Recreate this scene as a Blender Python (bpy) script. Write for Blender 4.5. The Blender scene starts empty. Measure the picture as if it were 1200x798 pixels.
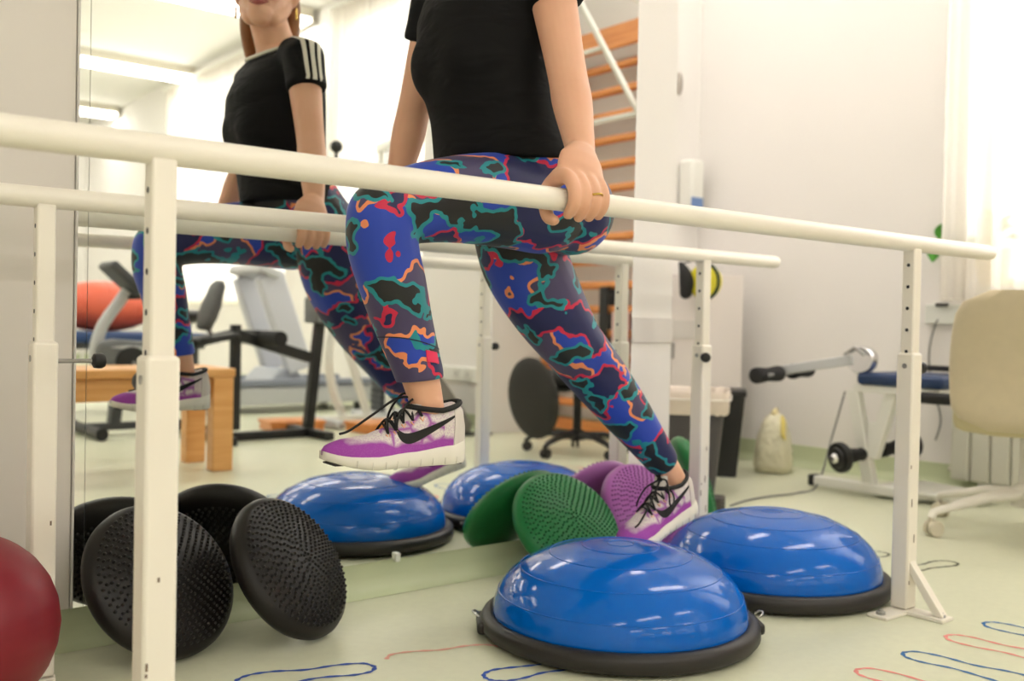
import bpy, bmesh, math, random
from math import sin, cos, pi, radians, sqrt
from mathutils import Vector, Matrix
from mathutils.bvhtree import BVHTree

random.seed(7)
SC = bpy.context.scene
COL = SC.collection

# ------------------------------------------------------------------ camera
YAW, PITCH, ROLL = 0.6722, 0.0168, -0.0209
CAMZ = 0.6652
F_ = Vector((cos(PITCH)*sin(YAW), cos(PITCH)*cos(YAW), -sin(PITCH)))
R_ = Vector((cos(YAW), -sin(YAW), 0))
U_ = R_.cross(F_)
R2 = cos(ROLL)*R_ - sin(ROLL)*U_
U2 = sin(ROLL)*R_ + cos(ROLL)*U_
cd = bpy.data.cameras.new('camera')
cd.sensor_width = 36.0
cd.lens = 36.0*1167.3/1200.0
cd.clip_start = 0.05
cd.dof.use_dof = True
cd.dof.focus_distance = 1.75
cd.dof.aperture_fstop = 3.2
cam = bpy.data.objects.new('camera', cd)
COL.objects.link(cam)
m = Matrix((R2, U2, -F_)).transposed().to_4x4()
m.translation = Vector((0, 0, CAMZ))
cam.matrix_world = m
SC.camera = cam

# ------------------------------------------------------------------ world, daylight, exposure
w = bpy.data.worlds.new('sky'); SC.world = w; w.use_nodes = True
bg = w.node_tree.nodes['Background']
bg.inputs[0].default_value = (0.93, 0.96, 1.0, 1)
bg.inputs[1].default_value = 0.8
SC.view_settings.view_transform = 'Standard'
SC.view_settings.look = 'None'
SC.view_settings.gamma = 1.0
SC.view_settings.use_curve_mapping = False
SC.view_settings.exposure = 0.98
LAMP_STRENGTH = 7.5
DAY_POWER = 30.0

def daylight(name, y0, y1, z0, z1):
    ld = bpy.data.lights.new(name, 'AREA'); ld.shape = 'RECTANGLE'
    ld.size = z1-z0; ld.size_y = y1-y0
    ld.energy = DAY_POWER*(y1-y0)*(z1-z0)/4.0
    ld.color = (1.0, 0.99, 0.98)
    o = bpy.data.objects.new(name, ld); COL.objects.link(o)
    o.location = (4.75, (y0+y1)/2, (z0+z1)/2)
    o.rotation_euler = (0, radians(90), 0)   # shines towards -X through the window
WIN = [(0.45, 2.12, 0.84, 3.15), (-3.35, -1.5, 0.80, 3.15), (-7.4, -4.45, 0.80, 3.15)]
for i, (a, b, c, d) in enumerate(WIN):
    daylight('daylight', a, b, c, d)

# ------------------------------------------------------------------ helpers
def lin(c):
    return tuple((v/12.92 if v <= 0.04045 else ((v+0.055)/1.055)**2.4) for v in c)
def rgb(r, g, b): return lin((r/255, g/255, b/255))+(1.0,)

MATS = {}
def mat(name, col, rough=0.5, metal=0.0, var=0.0, vscale=6.0, bump=0.0, bscale=60.0, spec=0.5, coat=0.0, emit=None, sheen=0.0):
    if name in MATS: return MATS[name]
    M = bpy.data.materials.new(name); M.use_nodes = True
    nt = M.node_tree; p = nt.nodes['Principled BSDF']
    p.inputs['Base Color'].default_value = col
    p.inputs['Roughness'].default_value = rough
    p.inputs['Metallic'].default_value = metal
    p.inputs['Specular IOR Level'].default_value = spec
    p.inputs['Coat Weight'].default_value = coat
    p.inputs['Coat Roughness'].default_value = 0.06
    if sheen: p.inputs['Sheen Weight'].default_value = sheen
    tc = nt.nodes.new('ShaderNodeTexCoord')
    if var > 0:
        n = nt.nodes.new('ShaderNodeTexNoise'); n.inputs['Scale'].default_value = vscale; n.inputs['Detail'].default_value = 4
        nt.links.new(tc.outputs['Object'], n.inputs['Vector'])
        r = nt.nodes.new('ShaderNodeMixRGB')
        r.inputs[1].default_value = tuple(max(0, c*(1-var)) for c in col[:3])+(1,)
        r.inputs[2].default_value = tuple(min(1, c*(1+var)) for c in col[:3])+(1,)
        nt.links.new(n.outputs['Fac'], r.inputs[0])
        nt.links.new(r.outputs[0], p.inputs['Base Color'])
    if bump > 0:
        n = nt.nodes.new('ShaderNodeTexNoise'); n.inputs['Scale'].default_value = bscale; n.inputs['Detail'].default_value = 3
        nt.links.new(tc.outputs['Object'], n.inputs['Vector'])
        b = nt.nodes.new('ShaderNodeBump'); b.inputs['Strength'].default_value = bump; b.inputs['Distance'].default_value = 0.004
        nt.links.new(n.outputs['Fac'], b.inputs['Height']); nt.links.new(b.outputs[0], p.inputs['Normal'])
    if emit:
        p.inputs['Emission Color'].default_value = col
        p.inputs['Emission Strength'].default_value = emit
    MATS[name] = M
    return M

def wood(name, c1, c2, scale=(1.5, 22, 22), rough=0.4):
    if name in MATS: return MATS[name]
    M = bpy.data.materials.new(name); M.use_nodes = True; nt = M.node_tree; p = nt.nodes['Principled BSDF']
    tc = nt.nodes.new('ShaderNodeTexCoord'); mp = nt.nodes.new('ShaderNodeMapping'); mp.inputs['Scale'].default_value = scale
    n = nt.nodes.new('ShaderNodeTexNoise'); n.inputs['Scale'].default_value = 2.0; n.inputs['Detail'].default_value = 6; n.inputs['Distortion'].default_value = 0.4
    r = nt.nodes.new('ShaderNodeValToRGB'); r.color_ramp.elements[0].color = c1; r.color_ramp.elements[1].color = c2
    r.color_ramp.elements[0].position = 0.3; r.color_ramp.elements[1].position = 0.7
    nt.links.new(tc.outputs['Object'], mp.inputs[0]); nt.links.new(mp.outputs[0], n.inputs['Vector'])
    nt.links.new(n.outputs['Fac'], r.inputs[0]); nt.links.new(r.outputs[0], p.inputs['Base Color'])
    p.inputs['Roughness'].default_value = rough
    MATS[name] = M
    return M

def frame_from(d, ref=None):
    d = d.normalized()
    if ref is None or abs(ref.normalized().dot(d)) > 0.98:
        ref = Vector((0, 0, 1)) if abs(d.z) < 0.9 else Vector((1, 0, 0))
    a = ref - d*ref.dot(d); a.normalize()
    return a, d.cross(a)

def catmull(P, sub):
    out = []
    n = len(P)
    for i in range(n-1):
        p0 = P[max(i-1, 0)]; p1 = P[i]; p2 = P[i+1]; p3 = P[min(i+2, n-1)]
        for k in range(sub):
            t = k/sub
            out.append(tuple(0.5*((2*b)+(-a+c)*t+(2*a-5*b+4*c-d)*t*t+(-a+3*b-3*c+d)*t*t*t) for a, b, c, d in zip(p0, p1, p2, p3)))
    out.append(tuple(P[-1]))
    return out

class MB:
    def __init__(s): s.v = []; s.f = []
    def add(s, vs, fs):
        o = len(s.v); s.v += [tuple(v) for v in vs]; s.f += [tuple(i+o for i in f) for f in fs]; return s
    def box(s, c, size, rz=0.0, rot=None):
        x, y, z = (q/2 for q in size); c = Vector(c)
        M = rot if rot is not None else Matrix.Rotation(rz, 3, 'Z')
        vs = [c + M @ Vector((sx*x, sy*y, sz*z)) for sz in (-1, 1) for sx, sy in ((-1, -1), (1, -1), (1, 1), (-1, 1))]
        return s.add(vs, [(3, 2, 1, 0), (4, 5, 6, 7), (0, 1, 5, 4), (1, 2, 6, 5), (2, 3, 7, 6), (3, 0, 4, 7)])
    def bar(s, a, b, wd, ht, ref=(0, 0, 1)):
        a = Vector(a); b = Vector(b); d = (b-a)
        u, v = frame_from(d, Vector(ref))     # u ~ ref (height), v sideways
        rot = Matrix((d.normalized(), v, u)).transposed()
        return s.box((a+b)/2, (d.length, wd, ht), rot=rot)
    def loft(s, rings, cap=True, closed=False):
        n = len(rings[0]); vs = [p for r in rings for p in r]; fs = []
        m_ = len(rings)
        for i in range(m_ if closed else m_-1):
            for j in range(n):
                k = (j+1) % n; i2 = (i+1) % m_
                fs.append((i*n+j, i*n+k, i2*n+k, i2*n+j))
        if cap and not closed:
            fs.append(tuple(reversed(range(n)))); fs.append(tuple((m_-1)*n+j for j in range(n)))
        return s.add(vs, fs)
    def tube(s, pts, r, n=12, cap=True, closed=False, flat=1.0, ref=None):
        pts = [Vector(p) for p in pts]; m_ = len(pts)
        rs = r if isinstance(r, (list, tuple)) else [r]*m_
        rings = []; a = None
        for i in range(m_):
            if closed: d = pts[(i+1) % m_]-pts[i-1]
            elif i == 0: d = pts[1]-pts[0]
            elif i == m_-1: d = pts[-1]-pts[-2]
            else: d = (pts[i+1]-pts[i]).normalized()+(pts[i]-pts[i-1]).normalized()
            d.normalize()
            if a is None: a, b = frame_from(d, Vector(ref) if ref else None)
            else:
                a = a - d*a.dot(d); a.normalize(); b = d.cross(a)
            rings.append([pts[i] + (a*cos(t)*flat + b*sin(t))*rs[i] for t in [2*pi*k/n for k in range(n)]])
        return s.loft(rings, cap, closed)
    def cyl(s, a, b, r, n=16, r2=None):
        return s.tube([a, b], [r, r2 if r2 is not None else r], n)
    def lathe(s, prof, n=32, c=(0, 0, 0), axis=(0, 0, 1), cap=True):
        c = Vector(c); ax = Vector(axis).normalized(); a, b = frame_from(ax)
        rings = [[c + ax*z + (a*cos(2*pi*k/n)+b*sin(2*pi*k/n))*max(r, 1e-5) for k in range(n)] for r, z in prof]
        return s.loft(rings, cap)
    def ball(s, c, r, n=20, m_=12, rot=None):
        rr = r if isinstance(r, (tuple, list)) else (r, r, r); c = Vector(c); rings = []
        for i in range(m_+1):
            ph = -pi/2 + pi*i/m_; q = max(cos(ph), 1e-4)
            ring = []
            for k in range(n):
                p = Vector((rr[0]*q*cos(2*pi*k/n), rr[1]*q*sin(2*pi*k/n), rr[2]*sin(ph)))
                ring.append(c + (rot @ p if rot is not None else p))
            rings.append(ring)
        return s.loft(rings)
    def prism(s, poly, z0, z1, M=None):
        n = len(poly); vs = [Vector((x, y, z)) for z in (z0, z1) for x, y in poly]
        if M is not None: vs = [M @ v for v in vs]
        fs = [tuple(reversed(range(n))), tuple(range(n, 2*n))]+[(i, (i+1) % n, n+(i+1) % n, n+i) for i in range(n)]
        return s.add(vs, fs)
    def limb(s, pts, rad, n=20, sub=6, ref=None, flat=1.0):
        # smooth tapered limb with rounded ends
        P = catmull([tuple(p)+(r,) for p, r in zip(pts, rad)], sub)
        pp = [Vector(q[:3]) for q in P]; rr = [q[3] for q in P]
        d0 = (pp[0]-pp[1]).normalized(); d1 = (pp[-1]-pp[-2]).normalized()
        A = [(pp[0]+d0*rr[0]*sin(t), rr[0]*max(cos(t), .05)) for t in (1.5, 1.1, .7, .35)]
        B = [(pp[-1]+d1*rr[-1]*sin(t), rr[-1]*max(cos(t), .05)) for t in (.35, .7, 1.1, 1.5)]
        al = A+list(zip(pp, rr))+B
        return s.tube([q[0] for q in al], [q[1] for q in al], n, flat=flat, ref=ref)
    def mesh(s, name):
        me = bpy.data.meshes.new(name); me.from_pydata([tuple(v) for v in s.v], [], s.f)
        bm = bmesh.new(); bm.from_mesh(me); bmesh.ops.recalc_face_normals(bm, faces=bm.faces); bm.to_mesh(me); bm.free()
        return me
    def build(s, name, material, parent=None, angle=35, bevel=0.0, seg=2, smooth=True):
        me = s.mesh(name)
        if smooth:
            me.polygons.foreach_set('use_smooth', [True]*len(me.polygons))
            me.set_sharp_from_angle(angle=radians(angle))
        me.materials.append(material)
        return link(name, me, parent, bevel, seg)

def link(name, me, parent=None, bevel=0.0, seg=2):
    o = bpy.data.objects.new(name, me); COL.objects.link(o)
    if parent is not None: o.parent = parent
    if bevel > 0:
        b = o.modifiers.new('bevel', 'BEVEL'); b.width = bevel; b.segments = seg; b.limit_method = 'ANGLE'; b.angle_limit = radians(35)
        b.harden_normals = False
    return o

def tag(o, label=None, cat=None, group=None, kind=None):
    if label: o['label'] = label
    if cat: o['category'] = cat
    if group: o['group'] = group
    if kind: o['kind'] = kind
    return o
def thing(name, label, cat, loc=(0, 0, 0), rz=0.0, group=None):
    o = bpy.data.objects.new(name, None); COL.objects.link(o)
    o.empty_display_size = 0.1
    o.location = loc; o.rotation_euler = (0, 0, rz)
    return tag(o, label, cat, group)
def struct(o): o['kind'] = 'structure'; return o

def copy_tree(o, parent=None):
    c = o.copy(); COL.objects.link(c)
    if parent is not None: c.parent = parent
    for ch in list(o.children): copy_tree(ch, c)
    return c

def remeshed(mb, name, voxel, material, parent=None, smooth_it=4, smooth_f=0.5):
    me = mb.mesh('tmp'); ob = bpy.data.objects.new('tmp', me); COL.objects.link(ob)
    r = ob.modifiers.new('r', 'REMESH'); r.mode = 'VOXEL'; r.voxel_size = voxel; r.use_smooth_shade = True
    if smooth_it:
        sm = ob.modifiers.new('s', 'SMOOTH'); sm.iterations = smooth_it; sm.factor = smooth_f
    dg = bpy.context.evaluated_depsgraph_get()
    me2 = bpy.data.meshes.new_from_object(ob.evaluated_get(dg))
    bpy.data.objects.remove(ob); bpy.data.meshes.remove(me)
    me2.name = name
    me2.polygons.foreach_set('use_smooth', [True]*len(me2.polygons))
    me2.materials.clear(); me2.materials.append(material)
    return link(name, me2, parent)

# ------------------------------------------------------------------ common materials
WALL = mat('wall_paint', rgb(240, 236, 232), 0.75, var=0.02, vscale=1.2, bump=0.05, bscale=90)
CEIL = mat('ceiling_paint', rgb(240, 238, 233), 0.85)
GREENVINYL = mat('green_vinyl_skirting', rgb(194, 203, 166), 0.42, var=0.04, vscale=3)
CREAM = mat('cream_enamel', rgb(245, 239, 226), 0.30, var=0.03, vscale=4)
CHIP = mat('worn_metal', rgb(120, 100, 80), 0.6)
WHITE = mat('white_enamel', rgb(238, 237, 230), 0.35)
STEEL = mat('steel', rgb(170, 170, 170), 0.3, metal=1.0)
CHROME = mat('chrome', rgb(225, 225, 228), 0.12, metal=1.0)
BLACKP = mat('black_plastic', rgb(24, 24, 25), 0.45)
BLACKR = mat('black_rubber', rgb(30, 28, 27), 0.5, bump=0.03, bscale=200)
GREYP = mat('grey_plastic', rgb(112, 115, 118), 0.45)
DGREY = mat('dark_grey_plastic', rgb(72, 74, 77), 0.5)
LGREY = mat('light_grey_plastic', rgb(196, 198, 200), 0.4)
FOAM = mat('black_foam', rgb(30, 30, 31), 0.8, bump=0.1, bscale=180)
BEECH = wood('beech_wood', rgb(222, 158, 88), rgb(238, 182, 116))
ORANGEWOOD = wood('orange_varnished_wood', rgb(214, 128, 62), rgb(238, 160, 92), scale=(22, 1.5, 22), rough=0.35)
# ================================================================== STRUCTURE
VM = 2.103           # mirror plane
HR = 0.875           # rail height
VF, VB = 1.262, 1.9345
CEILZ = 3.42
XR = 4.14            # window wall

def floor_material():
    M = bpy.data.materials.new('pale_green_vinyl_floor'); M.use_nodes = True; nt = M.node_tree; p = nt.nodes['Principled BSDF']
    tc = nt.nodes.new('ShaderNodeTexCoord')
    n1 = nt.nodes.new('ShaderNodeTexNoise'); n1.inputs['Scale'].default_value = 1.6; n1.inputs['Detail'].default_value = 5
    n2 = nt.nodes.new('ShaderNodeTexNoise'); n2.inputs['Scale'].default_value = 45; n2.inputs['Detail'].default_value = 3
    r1 = nt.nodes.new('ShaderNodeMixRGB'); r1.inputs[1].default_value = rgb(218, 221, 190); r1.inputs[2].default_value = rgb(230, 231, 207)
    r2 = nt.nodes.new('ShaderNodeMixRGB'); r2.blend_type = 'MULTIPLY'; r2.inputs[0].default_value = 0.12
    nt.links.new(tc.outputs['Object'], n1.inputs['Vector']); nt.links.new(tc.outputs['Object'], n2.inputs['Vector'])
    nt.links.new(n1.outputs['Fac'], r1.inputs[0]); nt.links.new(r1.outputs[0], r2.inputs[1]); nt.links.new(n2.outputs['Fac'], r2.inputs[2])
    nt.links.new(r2.outputs[0], p.inputs['Base Color'])
    p.inputs['Roughness'].default_value = 0.33; p.inputs['Specular IOR Level'].default_value = 0.45
    return M
FLOORM = floor_material()
XN, YREAR, YALC, WEND = -2.6, -11.0, 3.61, 2.315
fl = MB().box(((XN+4.6)/2, (YREAR+3.8)/2, -0.05), (4.6-XN+.2, 3.8-YREAR+.2, 0.1)).build('floor', FLOORM); struct(fl)
ce = MB().box(((XN+4.6)/2, (YREAR+3.8)/2, CEILZ+0.05), (4.6-XN+.2, 3.8-YREAR+.2, 0.1)).build('ceiling', CEIL); struct(ce)
# mirror wall: stops at WEND, an alcove opens beyond it
wm = MB().box(((XN+WEND)/2, VM+0.012+0.075, CEILZ/2), (WEND-XN, 0.15, CEILZ)).build('wall_left', WALL); struct(wm)
wa = MB().box(((WEND-.6+4.44)/2, YALC+0.1, CEILZ/2), (4.44-WEND+.6, 0.2, CEILZ)).build('wall_alcove', WALL); struct(wa)
wb = MB().box((WEND-0.55, (VM+0.162+YALC)/2, CEILZ/2), (0.1, YALC-VM-0.162, CEILZ)).build('wall_partition', WALL); struct(wb)
wr = MB().box(((XN+4.44)/2, YREAR-0.1, CEILZ/2), (4.44-XN, 0.2, CEILZ)).build('wall_rear', WALL); struct(wr)
wn = MB().box((XN-0.1, (YREAR+VM+.16)/2, CEILZ/2), (0.2, VM+.16-YREAR, CEILZ)).build('wall_near', WALL); struct(wn)
b = MB(); prev = YREAR
T = 0.30
for (y0, y1, z0, z1) in sorted(WIN):
    b.box((XR+T/2, (prev+y0)/2, CEILZ/2), (T, y0-prev, CEILZ))
    b.box((XR+T/2, (y0+y1)/2, z0/2), (T, y1-y0, z0))
    b.box((XR+T/2, (y0+y1)/2, (z1+CEILZ)/2), (T, y1-y0, CEILZ-z1))
    prev = y1
b.box((XR+T/2, (prev+YALC)/2, CEILZ/2), (T, YALC-prev, CEILZ))
struct(b.build('wall_right', WALL))
# pillar between the windows and the wall bars
struct(MB().box((XR-0.24, -0.97, CEILZ/2), (0.5, 0.78, CEILZ)).build('wall_pillar', WALL))
# coved vinyl skirting
def skirt(name, a, bb, nrm):
    a = Vector(a); bb = Vector(bb); n = Vector(nrm)
    prof = [(0.0, 0.0), (0.055, 0.0), (0.034, 0.006), (0.018, 0.018), (0.008, 0.038), (0.006, 0.1), (0.0, 0.1)]
    rings = [[P + n*q + Vector((0, 0, z+0.001)) for q, z in prof] for P in (a, bb)]
    return struct(MB().loft(rings).build(name, GREENVINYL, angle=50))
skirt('baseboard_left', (XN, VM+0.0115, 0), (WEND, VM+0.0115, 0), (0, -1, 0))
skirt('baseboard_right', (XR-0.0005, 3.6, 0), (XR-0.0005, -0.57, 0), (-1, 0, 0))
skirt('baseboard_window', (XR-0.0005, -1.37, 0), (XR-0.0005, -10.95, 0), (-1, 0, 0))
skirt('baseboard_pillar', (XR-0.4905, -0.58, 0), (XR-0.4905, -1.36, 0), (-1, 0, 0))
skirt('baseboard_alcove', (1.9, YALC-.0005, 0), (4.1, YALC-.0005, 0), (0, -1, 0))
skirt('baseboard_rear', (XN, YREAR+.0005, 0), (4.1, YREAR+.0005, 0), (0, 1, 0))
# grey protective wall band and the white board beside the mirror
GBAND = mat('grey_wall_band', rgb(222, 217, 212), 0.6)
struct(MB().box((2.225, VM+0.0085, 0.655), (0.178, 0.006, 0.078)).build('trim_1', GBAND, bevel=0.002))
WBOARD = mat('white_board', rgb(222, 216, 208), 0.6, var=0.03, vscale=2.0)
struct(MB().box((-0.744, VM+0.004, 1.70), (2.592, 0.014, 3.25)).build('trim_2', WBOARD, bevel=0.002))
struct(MB().box((0.5555, VM+0.001, 1.70), (0.005, 0.016, 3.25)).build('trim_3', mat('aluminium_edge', rgb(214, 210, 204), 0.5), bevel=0.002))

# ------------------------------------------------------------------ windows + sheer curtains
FRAME = mat('cream_window_frame', rgb(240, 226, 196), 0.4)
def glass_mat():
    M = bpy.data.materials.new('window_glass'); M.use_nodes = True; nt = M.node_tree; nt.nodes.clear()
    o = nt.nodes.new('ShaderNodeOutputMaterial'); mx = nt.nodes.new('ShaderNodeMixShader'); t = nt.nodes.new('ShaderNodeBsdfTransparent'); g = nt.nodes.new('ShaderNodeBsdfGlossy')
    g.inputs['Roughness'].default_value = 0.02; mx.inputs[0].default_value = 0.06
    nt.links.new(t.outputs[0], mx.inputs[1]); nt.links.new(g.outputs[0], mx.inputs[2]); nt.links.new(mx.outputs[0], o.inputs[0])
    return M
GLASS = glass_mat()
def sheer_mat():
    M = bpy.data.materials.new('sheer_white_fabric'); M.use_nodes = True; nt = M.node_tree; nt.nodes.clear()
    o = nt.nodes.new('ShaderNodeOutputMaterial'); mx = nt.nodes.new('ShaderNodeMixShader'); m2 = nt.nodes.new('ShaderNodeMixShader')
    t = nt.nodes.new('ShaderNodeBsdfTransparent'); d = nt.nodes.new('ShaderNodeBsdfDiffuse'); tr = nt.nodes.new('ShaderNodeBsdfTranslucent')
    d.inputs[0].default_value = rgb(244, 240, 232); tr.inputs[0].default_value = rgb(246, 240, 230)
    tc = nt.nodes.new('ShaderNodeTexCoord'); wv = nt.nodes.new('ShaderNodeTexNoise'); wv.inputs['Scale'].default_value = 300
    nt.links.new(tc.outputs['Object'], wv.inputs['Vector'])
    mr = nt.nodes.new('ShaderNodeMapRange'); mr.inputs[3].default_value = 0.55; mr.inputs[4].default_value = 0.8
    nt.links.new(wv.outputs['Fac'], mr.inputs[0])
    nt.links.new(mr.outputs[0], mx.inputs[0]); m2.inputs[0].default_value = 0.55
    nt.links.new(d.outputs[0], m2.inputs[1]); nt.links.new(tr.outputs[0], m2.inputs[2])
    nt.links.new(t.outputs[0], mx.inputs[1]); nt.links.new(m2.outputs[0], mx.inputs[2]); nt.links.new(mx.outputs[0], o.inputs[0])
    return M
SHEER = sheer_mat()
def window(i, y0, y1, z0, z1, n):
    r = bpy.data.objects.new('window_%d' % i, None); COL.objects.link(r); struct(r); r.location = (XR+0.2, (y0+y1)/2, z0)
    W, H = y1-y0, z1-z0
    f = MB(); t = 0.06
    for y in (-W/2+t/2, W/2-t/2): f.box((0, y, H/2), (0.07, t, H))
    for z in (t/2, H-t/2, H*0.72): f.box((0, 0, z), (0.066, W-.002, t))
    for k in range(1, n): f.box((0, -W/2+W*k/n, H/2), (0.068, 0.07, H-.002))
    f.build('window_frame', FRAME, r, bevel=0.004)
    for k in range(n):
        for (a, c) in ((t, H*.72-t/2), (H*.72+t/2, H-t)):
            ya = -W/2+W*k/n+.04; yb = -W/2+W*(k+1)/n-.04
            MB().box((0, (ya+yb)/2, (a+c)/2), (0.008, yb-ya, c-a)).build('pane', GLASS, r)
    MB().box((-0.09, 0, 0.012), (0.24, W-.004, 0.03)).build('window_sill', mat('white_sill', rgb(240, 238, 230), 0.3), r, bevel=0.006)
for i, (a, bb, c, d) in enumerate(WIN): window(i+1, a, bb, c, d, 2 if i < 2 else 3)
# lower part of the walls outside: pale yard so that the panes do not show void
struct(MB().box((9, -3, -0.3), (8.6, 40, 0.2)).build('floor_outside', mat('pale_paving', rgb(210, 210, 205), 0.8)))

def curtain(label, y0, y1, z0, z1, x, folds, seed):
    rnd = random.Random(seed); r = thing('sheer_curtain', label, 'curtain', (x, (y0+y1)/2, z0), group=None)
    N = int((y1-y0)*90); W = y1-y0
    ph = [rnd.uniform(0, 6) for _ in range(4)]
    top = []; bot = []
    for k in range(N+1):
        t = k/N; y = -W/2+W*t
        a = 0.022*sin(folds*2*pi*t+ph[0])+0.01*sin(folds*4.6*pi*t+ph[1])
        top.append((a*0.7, y, z1-z0)); bot.append((a*1.25+0.01*sin(7*t+ph[2]), y, 0.0))
    mid = [tuple((p+q)/2 for p, q in zip(u, v)) for u, v in zip(top, bot)]
    rows = [bot, mid, top]; vs = [p for rr in rows for p in rr]; n = N+1
    fs = [(i*n+k, i*n+k+1, (i+1)*n+k+1, (i+1)*n+k) for i in range(2) for k in range(N)]
    o = MB().add(vs, fs).build('fabric', SHEER, r, angle=80)
    MB().box((0, 0, z1-z0+0.02), (0.05, W+.1, 0.035)).build('curtain_rail', WHITE, r, bevel=0.004)
    hm = MB(); hm.tube([(p[0], p[1], 0.006) for p in bot], 0.004, 5); hm.build('hem', SHEER, r)
    # gathered side hem
    MB().tube([(bot[-1][0], W/2-.004, z) for z in (0.0, (z1-z0)*.5, z1-z0)], 0.006, 6).build('side_hem', mat('hem_white', rgb(250, 248, 244), 0.8), r)
curtain('sheer white curtain over the window behind the beige office chair', 0.42, 2.2, 0.80, 3.3, XR-0.07, 15, 1)
curtain('sheer white curtain seen in the mirror beside the woman\'s right forearm', -3.45, -1.42, 0.84, 3.3, XR-0.07, 20, 2)
curtain('sheer white curtain of the farthest window in the mirror, behind the reflected chest', -7.5, -4.3, 0.84, 3.3, XR-0.07, 28, 3)

# ------------------------------------------------------------------ ceiling lamps (they light the room)
DIFF = bpy.data.materials.new('lit_lamp_diffuser'); DIFF.use_nodes = True
_p = DIFF.node_tree.nodes['Principled BSDF']; _p.inputs['Base Color'].default_value = (0.9, 0.9, 0.88, 1)
_p.inputs['Emission Color'].default_value = (1.0, 0.955, 0.905, 1); _p.inputs['Emission Strength'].default_value = LAMP_STRENGTH
LBODY = mat('lamp_housing', rgb(226, 220, 204), 0.5)
rows = [(2.9, 'added over the alcove to brighten the right wall'), (1.35, 'above the parallel bars'), (-1.35, 'over the exercise equipment'), (-4.0, 'in the row behind the reflected head'), (-6.8, 'in the row left of the reflected woman'), (-9.5, 'in the farthest row of the mirror')]  # first row is an unseen extra lamp, added to brighten right wall and bin
cols = [(3.35, 'nearest the windows'), (0.9, 'middle column'), (-1.5, 'farthest from windows')]
proto = None
for ry, rt in rows:
    for cx, ct in cols:
        if ry > 0 and cx < 3: continue        # the near-left corner has no lamp
        lb = 'fluorescent ceiling lamp %s, %s' % (rt, ct)
        if proto is None:
            proto = thing('ceiling_lamp', lb, 'lamp', (cx-.45, ry, CEILZ-0.13), group='fluorescent ceiling lamps')
            MB().box((0, 0, 0.085), (1.5, 0.30, 0.09)).build('housing', LBODY, proto, bevel=0.006)
            MB().box((0, 0, 0.02), (1.44, 0.25, 0.04)).build('diffuser', DIFF, proto, bevel=0.006)
            for sx in (-.74, .74): MB().box((sx, 0, 0.045), (0.02, 0.3, 0.09)).build('end_cap', LBODY, proto, bevel=0.004)
        else:
            o = copy_tree(proto); o.location = (cx, ry, CEILZ-0.13); o['label'] = lb

# ------------------------------------------------------------------ mirror
MIR = bpy.data.materials.new('silvered_mirror'); MIR.use_nodes = True
_p = MIR.node_tree.nodes['Principled BSDF']; _p.inputs['Base Color'].default_value = (0.93, 0.95, 0.93, 1); _p.inputs['Metallic'].default_value = 1.0; _p.inputs['Roughness'].default_value = 0.0
mr = thing('wall_mirror', 'large frameless wall mirror reflecting the woman and the gym', 'mirror', (1.34, VM, 0.075))
MZ = 3.2
def pane(x0, x1):
    return MB().box(((x0+x1)/2-1.34, 0.004, MZ/2), (x1-x0, 0.008, MZ)).build('pane', MIR, mr, smooth=False)
pane(0.5585, 0.5785); pane(0.5795, 2.128)
CL = mat('clear_clip', rgb(225, 228, 220), 0.2)
for x in (1.02, 1.32, 1.95):
    MB().box((x-1.34, -0.003, 0.005), (0.014, 0.014, 0.022)).build('mirror_clip', CL, mr, bevel=0.002)
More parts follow.
